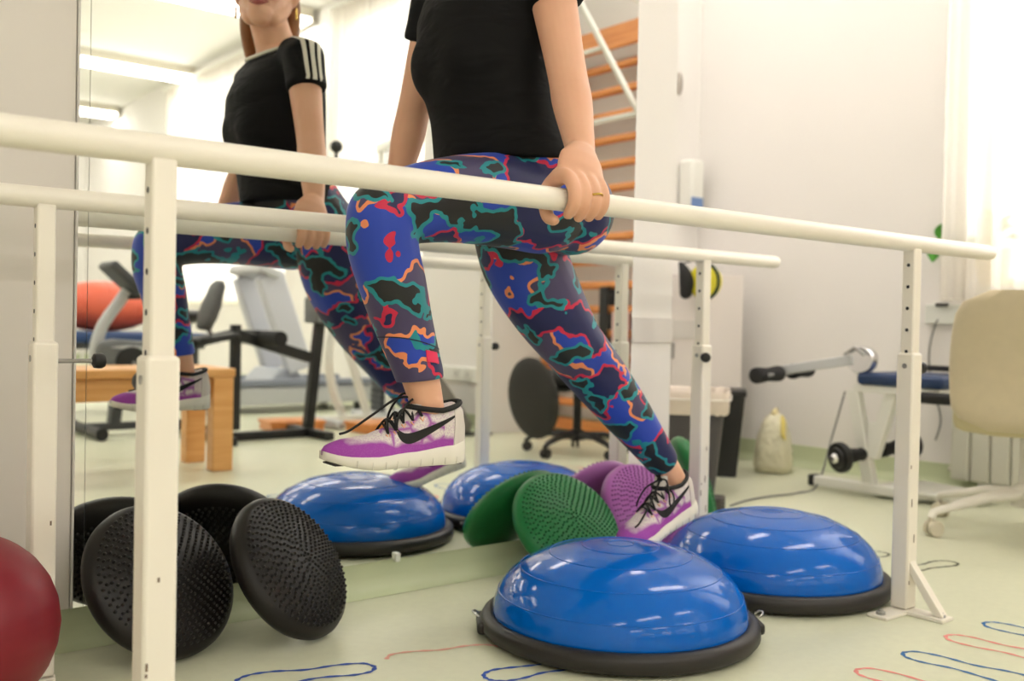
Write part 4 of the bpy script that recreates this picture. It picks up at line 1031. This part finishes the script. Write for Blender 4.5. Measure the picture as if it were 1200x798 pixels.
# face details
lips = MB()
lips.limb([hp(.083, -.024, 1.5265), hp(.095, -.008, 1.5335), hp(.0965, 0, 1.532), hp(.095, .008, 1.5335), hp(.083, .024, 1.5265)], [.0025, .0052, .005, .0052, .0025], 10)
lips.limb([hp(.083, -.022, 1.525), hp(.095, 0, 1.5215), hp(.083, .022, 1.525)], [.0025, .0065, .0025], 10)
off(lips).build('lips', mat('lip', rgb(166, 84, 78), .4), pr, angle=80)
for s in (-1, 1):
    e = MB(); e.ball(hp(.069, s*.03, 1.595), .0125, 16, 10); eo = off(e).build('eye', mat('eye_white', rgb(236, 232, 226), .2), pr, angle=80)
    e = MB(); e.ball(hp(.0785, s*.03, 1.595), (.004, .0055, .0055), 12, 8, rot=rotH); off(e).build('iris', mat('iris_brown', rgb(70, 48, 30), .2), eo)
    e = MB(); e.limb([hp(.084, s*.014, 1.616), hp(.088, s*.03, 1.6205), hp(.078, s*.046, 1.616)], [.002, .003, .0015], 8); off(e).build('eyebrow', mat('brow', rgb(98, 66, 44), .8), pr)
    er = MB(); er.tube([hp(-.012+.009*sin(t), s*.083, 1.528+.013*cos(t)) for t in [2*pi*k/18 for k in range(18)]], .002, 8, closed=True)
    er.ball(hp(-.012, s*.083, 1.514), (.004, .004, .006), 10, 8)
    off(er).build('earring', mat('gold', rgb(214, 178, 96), .25, metal=1.0), pr)
HAIR = mat('light_brown_hair', rgb(148, 100, 62), .5, var=.25, vscale=60)
hr = MB()
hr.ball(hp(-.024, 0, 1.625), (.098, .083, .098), 28, 18, rot=rotH)
hr.limb([hp(-.08, 0, 1.60), hp(-.095, 0, 1.55), hp(-.085, 0, 1.49), hp(-.085, 0, 1.43), hp(-.09, 0, 1.37)], [.06, .055, .045, .035, .014], 18)
for s in (-1, 1):
    hr.limb([hp(-.05, s*.06, 1.60), hp(-.062, s*.064, 1.55), hp(-.066, s*.064, 1.48), hp(-.066, s*(.055), 1.42), hp(-.07, s*.045, 1.385)], [.022, .022, .019, .014, .006], 12)
# open the face: carve by moving verts in front behind the hairline
hr2 = remeshed(off(hr), 'hair', .006, HAIR, pr, 3)
for v in hr2.data.vertices:
    q = v.co+RT-HA; a = q.dot(FW)
    if a > .02 and q.z < 1.655: v.co -= FW*(a-.02)*.9

# ---- clothing: leggings
def leggings_mat():
    M = bpy.data.materials.new('camouflage_line_leggings'); M.use_nodes = True; nt = M.node_tree; p = nt.nodes['Principled BSDF']; L = nt.links
    tc = nt.nodes.new('ShaderNodeTexCoord')
    eps = .002; coords = []
    for e_ in ((0, 0, 0), (eps, 0, 0), (0, eps, 0), (0, 0, eps)):
        o0 = nt.nodes.new('ShaderNodeVectorMath'); o0.operation = 'ADD'; o0.inputs[1].default_value = e_; L.new(tc.outputs['Object'], o0.inputs[0])
        wob = nt.nodes.new('ShaderNodeTexNoise'); wob.inputs['Scale'].default_value = 30; wob.inputs['Detail'].default_value = 1; L.new(o0.outputs[0], wob.inputs['Vector'])
        sub = nt.nodes.new('ShaderNodeVectorMath'); sub.operation = 'SUBTRACT'; sub.inputs[1].default_value = (.5, .5, .5); L.new(wob.outputs['Color'], sub.inputs[0])
        scl = nt.nodes.new('ShaderNodeVectorMath'); scl.operation = 'SCALE'; scl.inputs['Scale'].default_value = .04; L.new(sub.outputs[0], scl.inputs[0])
        add = nt.nodes.new('ShaderNodeVectorMath'); add.operation = 'ADD'; L.new(o0.outputs[0], add.inputs[0]); L.new(scl.outputs[0], add.inputs[1])
        coords.append(add.outputs[0])
    def field(offset, sc, thr, wd, stretch):
        vals = []
        for co_ in coords:
            mp = nt.nodes.new('ShaderNodeMapping'); mp.inputs['Scale'].default_value = stretch
            mp.inputs['Location'].default_value = offset; L.new(co_, mp.inputs[0])
            n = nt.nodes.new('ShaderNodeTexNoise'); n.inputs['Scale'].default_value = sc; n.inputs['Detail'].default_value = 0.6; n.inputs['Roughness'].default_value = .5; L.new(mp.outputs[0], n.inputs['Vector'])
            vals.append(n.outputs['Fac'])
        def mt(op, a_, b_=None):
            k = nt.nodes.new('ShaderNodeMath'); k.operation = op
            for i, q in enumerate((a_, b_)):
                if q is None: continue
                if isinstance(q, (int, float)): k.inputs[i].default_value = q
                else: L.new(q, k.inputs[i])
            return k.outputs[0]
        sq_ = None
        for v_ in vals[1:]:
            t_ = mt('POWER', mt('ABSOLUTE', mt('SUBTRACT', v_, vals[0])), 2.0); sq_ = t_ if sq_ is None else mt('ADD', sq_, t_)
        grad = mt('MAXIMUM', mt('DIVIDE', mt('SQRT', sq_), eps), 1.0)
        g = mt('GREATER_THAN', vals[0], thr)
        dist = mt('DIVIDE', mt('ABSOLUTE', mt('SUBTRACT', vals[0], thr)), grad)
        return g, mt('LESS_THAN', dist, wd)
    col = None
    def over(prev, fac, c):
        mx = nt.nodes.new('ShaderNodeMixRGB'); L.new(fac, mx.inputs[0])
        if isinstance(prev, tuple): mx.inputs[1].default_value = prev
        else: L.new(prev, mx.inputs[1])
        mx.inputs[2].default_value = c
        return mx.outputs[0]
    c = rgb(30, 66, 180)
    for offs, sc, thr, wd, stretch, fill, line in (((1.3, .2, .7), 9.0, .53, .0031, (1, 1, 1.35), rgb(70, 62, 100), rgb(240, 146, 96)), ((7.1, 3.2, 1.7), 8.5, .535, .0028, (1, 1, 1.25), rgb(14, 24, 82), rgb(206, 28, 72)), ((3.7, 9.2, 4.1), 11, .58, .0032, (1, 1, 1.7), rgb(20, 22, 26), rgb(16, 140, 150))):
        f_, l_ = field(offs, sc, thr, wd, stretch)
        c = over(c, f_, fill); c = over(c, l_, line)
    L.new(c, p.inputs['Base Color'])
    p.inputs['Roughness'].default_value = .55; p.inputs['Sheen Weight'].default_value = .08
    return M
LEG = leggings_mat()
lg = MB()
PEL = [(.85, 1.345, .075, .12), (.88, 1.335, .115, .155), (.93, 1.32, .132, .17), (.98, 1.29, .132, .165), (1.03, 1.26, .122, .152), (1.06, 1.245, .115, .145)]
lg.loft([[(cx+hd*cos(a), 1.615+hw*sin(a), z) for a in [2*pi*k/32 for k in range(32)]] for z, cx, hd, hw in PEL])
for y in (1.552, 1.68): lg.ball((1.385, y, .905), (.095, .088, .095), 24, 16)
lg.limb([(1.30, 1.548, .905), (1.18, 1.537, .905), (1.06, 1.53, .893), (.97, 1.526, .873), (.915, 1.524, .848)], [.098, .092, .080, .070, .064], 24)
lg.limb([(.915, 1.524, .850), (.915, 1.522, .80), (.935, 1.518, .73), (.955, 1.511, .66), (.975, 1.505, .60), (.984, 1.502, .572)], [.064, .0635, .060, .053, .0465, .0445], 24)
lg.limb([(1.345, 1.685, .89), (1.365, 1.675, .80), (1.415, 1.66, .71), (1.472, 1.645, .63)], [.098, .096, .086, .072], 24)
lg.limb([(1.472, 1.645, .63), (1.545, 1.64, .56), (1.635, 1.632, .47), (1.715, 1.628, .39), (1.752, 1.626, .352)], [.071, .067, .058, .046, .041], 24)
# flat hems: cut the rounded limb ends
lgo = remeshed(off(lg), 'leggings', .005, LEG, pr, 6, .5)
def flatten(ob, c, n, margin=.0):
    c = Vector(c)-RT; n = Vector(n).normalized()
    for v in ob.data.vertices:
        d = (v.co-c).dot(n)
        if 0 < d < .07 and (v.co-c-n*d).length < .075: v.co -= n*d
flatten(lgo, (.986, 1.501, .562), (.12, -.03, -1)); flatten(lgo, (1.765, 1.625, .338), (.72, 0, -.70))
def bvh(o):
    return BVHTree.FromPolygons([v.co.copy() for v in o.data.vertices], [tuple(p.vertices) for p in o.data.polygons])
def ribbon(tree, pts, wdir, width, name, m_, parent, lift=.0012, th=.0012, sub=6):
    P = [Vector(q) for q in catmull([tuple(p) for p in pts], sub)]
    vs = []; fs = []
    W = Vector(wdir).normalized()
    for i, p in enumerate(P):
        for s in (-1, 1):
            q = p-RT+W*s*width/2
            co, no, idx, di = tree.find_nearest(q)
            if (q-co).dot(no) < 0 and False: no = -no
            vs += [co+no*(lift+th), co-no*.001]
        if i:
            a = 4*(i-1); b_ = 4*i
            fs += [(a, a+2, b_+2, b_), (a+1, b_+1, b_+3, a+3), (a, b_, b_+1, a+1), (a+2, a+3, b_+3, b_+2)]
    n4 = 4*(len(P)-1)
    fs += [(0, 1, 3, 2), (n4, n4+2, n4+3, n4+1)]
    return MB().add(vs, fs).build(name, m_, parent, angle=60)
tl = bvh(lgo)
ribbon(tl, [(.968, 1.43, .606), (.99, 1.43, .606), (1.012, 1.43, .607)], (0, 0, 1), .020, 'red_hem_tag', mat('red_tag', rgb(232, 46, 92), .5, var=.1, vscale=60), lgo, lift=.001)
for z, yy in ((.615, 1.505),):
    cx0 = Vector((.970, 1.507, .628))
    ribbon(tl, [cx0+Vector((.06*cos(a), .06*sin(a), -.010*cos(a))) for a in [2*pi*k/14 for k in range(15)]], (0, 0, 1), .0022, 'cuff_seam', mat('seam_navy', rgb(20, 26, 60), .6), lgo, lift=.0002, th=.0006)

# ---- T-shirt
def shirt_mat():
    M = mat('black_cotton', rgb(9, 9, 11), .8, spec=.25)
    nt = M.node_tree; p = nt.nodes['Principled BSDF']
    tc = nt.nodes.new('ShaderNodeTexCoord'); mp = nt.nodes.new('ShaderNodeMapping'); mp.inputs['Scale'].default_value = (1, 1, 2.6); mp.inputs['Rotation'].default_value = (.3, .5, 0)
    n = nt.nodes.new('ShaderNodeTexNoise'); n.inputs['Scale'].default_value = 7; n.inputs['Detail'].default_value = 2; n.inputs['Distortion'].default_value = .8
    b_ = nt.nodes.new('ShaderNodeBump'); b_.inputs['Strength'].default_value = .5; b_.inputs['Distance'].default_value = .02
    nt.links.new(tc.outputs['Object'], mp.inputs[0]); nt.links.new(mp.outputs[0], n.inputs['Vector']); nt.links.new(n.outputs['Fac'], b_.inputs['Height']); nt.links.new(b_.outputs[0], p.inputs['Normal'])
    return M
sh = MB()
TS = [(.985, 1.262, .140, .166, 0), (1.02, 1.250, .133, .160, 0), (1.07, 1.232, .124, .150, 0), (1.12, 1.216, .127, .148, 0), (1.17, 1.207, .133, .154, 0), (1.22, 1.205, .132, .162, 0), (1.27, 1.205, .128, .170, 0), (1.32, 1.211, .113, .176, .05), (1.36, 1.212, .095, .168, .15), (1.385, 1.208, .083, .138, .3), (1.398, 1.202, .077, .098, .42), (1.404, 1.200, .073, .085, .45)]
sh.loft([[(cx+hd*cos(a), 1.615+hw*sin(a), z+k*hd*cos(a)) for a in [2*pi*k_/36 for k_ in range(36)]] for z, cx, hd, hw, k in TS])
for y in (1.58, 1.665): sh.ball((1.145, y, 1.18), (.074, .08, .085), 20, 14)
for S, E in ((SHL, ELL), (SHR, ELR)):
    d = (E-S); hem = S+d*.36
    o_ = Vector((0, -.008 if S is SHL else .008, 0))
    sh.tube([S+Vector((0, (.06 if S is SHL else -.06), .028)), S+Vector((0, 0, .008))+o_, S+d*.2+o_, hem+o_], [.050, .057, .053, .054], 22)
sho = remeshed(off(sh), 'tshirt', .005, shirt_mat(), pr, 22, .5)
ts = bvh(sho)
STR = mat('white_stripe', rgb(226, 220, 206), .7)
for S, E, sg in ((SHL, ELL, -1), (SHR, ELR, 1)):
    for dx in (-.026, 0, .026):
        hem = S+(E-S)*.355
        pts = [(1.206+dx*.75, 1.615+sg*.085, 1.46), (1.206+dx*.85, 1.615+sg*.13, 1.455), (1.206+dx, 1.615+sg*.18, 1.42), (S.x+dx-.002, S.y+sg*.07, S.z+.02), (hem.x+dx-.002, hem.y+sg*.08, hem.z+.006)]
        ribbon(ts, pts, (1, 0, 0), .0145, 'sleeve_stripe', STR, sho, lift=.001)
# neckline trim
tr = MB(); tr.tube([(1.2+.074*cos(a), 1.615+.086*sin(a), 1.406+.033*cos(a)) for a in [2*pi*k/40 for k in range(40)]], .0052, 10, closed=True)
off(tr).build('neckline_trim', STR, sho)
# ring
rg = MB(); xr_ = 1.134+.0115+.004
rg.tube([(xr_+.0126*cos(t), VF-.0328-.0126*sin(t), HR+.007+.003*sin(t)) for t in [2*pi*k/22 for k in range(22)]], .0021, 8, closed=True)
off(rg).build('finger_ring', mat('gold', rgb(214, 178, 96)), pr)

# ---- running shoes
SOLE = mat('white_foam_sole', rgb(232, 228, 216), .55, var=.05, vscale=30)
def upper_mat():
    M = bpy.data.materials.new('purple_white_knit'); M.use_nodes = True; nt = M.node_tree; p = nt.nodes['Principled BSDF']; L = nt.links
    tc = nt.nodes.new('ShaderNodeTexCoord'); sp = nt.nodes.new('ShaderNodeSeparateXYZ'); L.new(tc.outputs['Object'], sp.inputs[0])
    def math(op, a, b_=None):
        n = nt.nodes.new('ShaderNodeMath'); n.operation = op
        for i, q in enumerate((a, b_)):
            if q is None: continue
            if isinstance(q, (int, float)): n.inputs[i].default_value = q
            else: L.new(q, n.inputs[i])
        return n.outputs[0]
    vo = nt.nodes.new('ShaderNodeTexVoronoi'); vo.inputs['Scale'].default_value = 30; L.new(tc.outputs['Object'], vo.inputs['Vector'])
    vo.feature = 'DISTANCE_TO_EDGE'
    web = nt.nodes.new('ShaderNodeMapRange'); web.inputs[1].default_value = .02; web.inputs[2].default_value = .16; web.inputs[3].default_value = .9; web.inputs[4].default_value = 0; L.new(vo.outputs['Distance'], web.inputs[0])
    # web only over the quarters (x .05-.17)
    xm = math('MULTIPLY', math('GREATER_THAN', sp.outputs['X'], .055), math('LESS_THAN', sp.outputs['X'], .175))
    webx = math('MULTIPLY', web.outputs[0], xm)
    # band along the sole and over the toe
    band = nt.nodes.new('ShaderNodeMapRange'); band.inputs[1].default_value = .040; band.inputs[2].default_value = .050; band.inputs[3].default_value = 1; band.inputs[4].default_value = 0
    zz = math('SUBTRACT', sp.outputs['Z'], math('MULTIPLY', math('MAXIMUM', math('SUBTRACT', sp.outputs['X'], .15), 0), .06))
    wn = nt.nodes.new('ShaderNodeTexNoise'); wn.inputs['Scale'].default_value = 22; L.new(tc.outputs['Object'], wn.inputs['Vector'])
    zz = math('ADD', zz, math('MULTIPLY', math('SUBTRACT', wn.outputs['Fac'], .5), .03))
    L.new(zz, band.inputs[0])
    bandx = math('MULTIPLY', band.outputs[0], math('GREATER_THAN', sp.outputs['X'], .035))
    toe = math('GREATER_THAN', sp.outputs['X'], .252)
    fac = math('MAXIMUM', math('MAXIMUM', webx, bandx), toe)
    n = nt.nodes.new('ShaderNodeTexVoronoi'); n.inputs['Scale'].default_value = 300; L.new(tc.outputs['Object'], n.inputs['Vector'])
    spk = math('MULTIPLY', math('LESS_THAN', n.outputs['Distance'], .42), .32)
    mx = nt.nodes.new('ShaderNodeMixRGB'); mx.inputs[1].default_value = rgb(226, 218, 214); mx.inputs[2].default_value = rgb(158, 66, 168); L.new(fac, mx.inputs[0])
    mx2 = nt.nodes.new('ShaderNodeMixRGB'); L.new(spk, mx2.inputs[0]); L.new(mx.outputs[0], mx2.inputs[1]); mx2.inputs[2].default_value = rgb(170, 96, 176)
    L.new(mx2.outputs[0], p.inputs['Base Color']); p.inputs['Roughness'].default_value = .8
    return M
UPM = upper_mat()
LACE = mat('black_lace', rgb(20, 20, 20), .7)
def interp(tab, x):
    for (a, va), (b_, vb_) in zip(tab, tab[1:]):
        if x <= b_:
            t = max(0, (x-a)/(b_-a)); t = t*t*(3-2*t)
            return va+(vb_-va)*t
    return tab[-1][1]
WT = [(0, .012), (.012, .027), (.04, .033), (.09, .031), (.13, .034), (.19, .045), (.225, .043), (.252, .032), (.266, .018), (.272, .006)]
HT = [(0, .074), (.010, .104), (.02, .110), (.05, .104), (.085, .098), (.12, .086), (.16, .066), (.20, .055), (.235, .050), (.26, .043), (.272, .033)]
CY = [(0, 0), (.1, .002), (.19, .004), (.272, -.006)]
def zbot(x): return .017*max(0, (x-.19)/.082)**2+.003*max(0, (.03-x)/.03)
def ztop_sole(x): return zbot(x)+interp([(0, .040), (.04, .034), (.12, .026), (.2, .022), (.272, .014)], x)
def usurf(x, z, s):
    # half-width of the upper at height z
    zb = ztop_sole(x)-.006; H = interp(HT, x); w_ = interp(WT, x)
    t = min(1, max(0, (z-zb)/max(H-zb, .001)))
    k = min(1, max(0, (.135-x)/.05)); k = k*k*(3-2*k)
    e = 2.6+7.0*k
    wide = 1+.0*k
    if x > .03: w_ = w_+.003*k*t
    return w_*max(0, 1-t**e)**.5*(1-.12*t*(1-k))*wide
def shoe(label, name_side, origin, fwd, mir):
    f = Vector(fwd).normalized(); up = Vector((0, 0, 1)); sd = up.cross(f).normalized(); up = f.cross(sd)
    r = bpy.data.objects.new('running_shoe', None); COL.objects.link(r); r.parent = pr; r['label'] = label
    M = Matrix((f, sd, up)).transposed().to_4x4(); M.translation = Vector(origin)-RT
    r.matrix_local = M
    xs = [0.0005, .004, .01, .02, .035, .05, .07, .09, .11, .13, .15, .17, .19, .205, .22, .235, .247, .256, .264, .269, .2718]
    def cy(x): return interp(CY, x)*mir
    # sole
    rings = []
    for x in xs:
        w_ = interp(WT, x)+.005; zb = zbot(x); zt = ztop_sole(x)
        ring = []
        for (qy, qz) in ((-.92, 0), (-1.02, .18), (-1.05, .5), (-1.0, .85), (-.94, 1.0), (-.5, 1.0), (0, 1.0), (.5, 1.0), (.94, 1.0), (1.0, .85), (1.05, .5), (1.02, .18), (.92, 0), (.5, -.03), (0, -.04), (-.5, -.03)):
            ring.append((x, cy(x)+w_*qy, zb+(zt-zb)*qz))
        rings.append(ring)
    so = MB().loft(rings).build('sole', SOLE, r, angle=50)
    gr = MB()
    for k in range(9):
        x = .03+k*.025
        for s in (-1, 1):
            w_ = interp(WT, x)+.0053
            gr.box((x, cy(x)+s*w_*1.02, zbot(x)+.008), (.0012, .003, .012))
    tag(gr.build('sole_grooves', mat('groove_grey', rgb(220, 216, 204), .7), so, smooth=False), kind='stuff')
    ot_ = MB(); ot_.box((.245, cy(.245), zbot(.245)+.0005), (.03, .05, .003)); ot_.box((.03, 0, zbot(.03)-.0005), (.04, .045, .003)); ot_.build('tread_patch', BLACKR, so, bevel=.001)
    # upper
    rings = []
    for x in xs:
        w_ = interp(WT, x); zb = ztop_sole(x)-.006; H = interp(HT, x)
        ring = []
        for k in range(25):
            a = pi*k/24
            t = sin(a)**.75; z = zb+(H-zb)*t
            y = usurf(x, z, 1)*(1 if cos(a) >= 0 else -1) if abs(cos(a)) > 1e-6 else 0
            ring.append((x, cy(x)+y, z))
        ring.append((x, cy(x), zb-.002))
        rings.append(ring)
    u = MB().loft(rings).build('upper', UPM, r, angle=80)
    # heel counter + padded black collar
    hc = []
    for x in (.0003, .004, .012, .022, .034):
        w_ = interp(WT, x); zb = ztop_sole(x)-.004; H = interp(HT, x)*.93
        hc.append([(x-.0012 if x < .01 else x, cy(x)+(usurf(x, zb+(H-zb)*sin(pi*k/16)**.8, 1)+.0014)*(1 if k < 8 else -1 if k > 8 else 0), zb+(H-zb)*sin(pi*k/16)**.8) for k in range(17)]+[(x, cy(x), zb)])
    MB().loft(hc).build('heel_counter', mat('pale_grey_heel', rgb(216, 208, 200), .6), u, angle=80)
    col = [(.060-.052*cos(a), cy(.05)+.0335*sin(a), .1015+.009*max(0, cos(a))+.002*max(0, -cos(a))-.004*sin(a)**2) for a in [2*pi*k/32 for k in range(32)]]
    MB().tube(col, .0050, 10, closed=True).build('collar', LACE, u, angle=80)
    # tongue
    tg = []
    for x, z, hw in ((.15, .068, .014), (.12, .084, .017), (.10, .104, .019), (.09, .122, .020), (.087, .130, .017)):
        tg.append([(x+dz*.6, cy(x)+hw*c_, z+dz) for c_, dz in ((-1, -.002), (-.6, .004), (0, .006), (.6, .004), (1, -.002), (.6, -.006), (0, -.006), (-.6, -.006))])
    MB().loft(tg).build('tongue', mat('pale_tongue', rgb(222, 214, 208), .75), u, angle=80)
    # swoosh on both sides
    for s in (-1, 1):
        vs = []; fs = []
        lo_ = catmull([(.146, .069), (.1455, .054), (.138, .044), (.124, .041), (.100, .049), (.060, .070), (.018, .094)], 6)
        up_ = catmull([(.1455, .070), (.140, .063), (.131, .059), (.119, .060), (.098, .066), (.060, .079), (.018, .0945)], 6)
        for i, (pl, pu) in enumerate(zip(lo_, up_)):
            for x, z in (pl, pu):
                y = usurf(x, z, 1)+.0012
                vs += [(x, cy(x)+s*y, z), (x, cy(x)+s*(y-.002), z)]
            if i:
                a = 4*(i-1); b_ = 4*i
                fs += [(a, a+2, b_+2, b_), (a+1, b_+1, b_+3, a+3), (a, b_, b_+1, a+1), (a+2, a+3, b_+3, b_+2)]
        MB().add(vs, fs).build('side_logo', LACE, u, angle=60)
    # eyelets and laces
    ey = []
    for k in range(5):
        x = .098+k*.0165; z = interp(HT, x)-.010
        for s in (-1, 1):
            y = cy(x)+s*(usurf(x, z, 1)*.86+.002); ey.append((x, y, z+.004, s))
            MB().tube([(x-.004, y, z+.002), (x, y+s*.003, z-.005), (x+.004, y, z+.002)], .0017, 6).build('eyelet_loop', mat('peach_cord', rgb(238, 180, 140), .6), u)
    lc = MB()
    for k in range(5):
        x = .098+k*.0165; zt = interp(HT, x)+.009
        A = ey[2*k]; B = ey[2*k+1]
        lc.tube([Vector(q) for q in catmull([A[:3], (x, cy(x), zt), B[:3]], 5)], .0024, 6, flat=.7)
        if k < 4:
            C = ey[2*k+3]; D = ey[2*k+2]
            lc.tube([Vector(q) for q in catmull([A[:3], (x+.008, cy(x), zt+.001), C[:3]], 5)], .0024, 6)
            lc.tube([Vector(q) for q in catmull([B[:3], (x+.008, cy(x), zt+.0025), D[:3]], 5)], .0024, 6)
    kx, kz = .097, .120
    lc.ball((kx, 0, kz), (.007, .008, .006), 10, 8)
    so_ = -mir
    for pts in ([(kx, 0, kz), (kx+.01, so_*.028, kz+.004), (kx+.025, so_*.043, kz-.022), (kx+.03, so_*.046, kz-.045), (kx+.012, so_*.042, kz-.05), (kx-.001, so_*.032, kz-.03), (kx, 0, kz)],
                [(kx, 0, kz), (kx+.006, -so_*.02, kz+.028), (kx+.004, -so_*.03, kz+.045), (kx-.004, -so_*.022, kz+.035), (kx, 0, kz)],
                [(kx, 0, kz), (kx+.03, so_*.016, kz-.004), (kx+.07, so_*.022, kz-.030), (kx+.115, so_*.024, kz-.058), (kx+.135, so_*.024, kz-.064)],
                [(kx, 0, kz), (kx+.028, -so_*.02, kz-.012), (kx+.05, -so_*.03, kz-.035), (kx+.055, -so_*.036, kz-.052)],
                [(kx, 0, kz), (kx+.002, so_*.004, kz+.02), (kx+.002, so_*.002, kz+.042)]):
        lc.tube([Vector(q) for q in catmull(pts, 6)], .0023, 6)
    lc.build('laces', LACE, u, angle=80)
    return r
shoe('purple and white running shoe lifted in the air, black laces', 'l', (1.072, 1.494, .410), (-.2695, .019, .002), 1)
shoe('purple and white running shoe standing on the blue dome', 'r', (1.868, 1.628, .212), (-.24, -.018, -.062), -1)
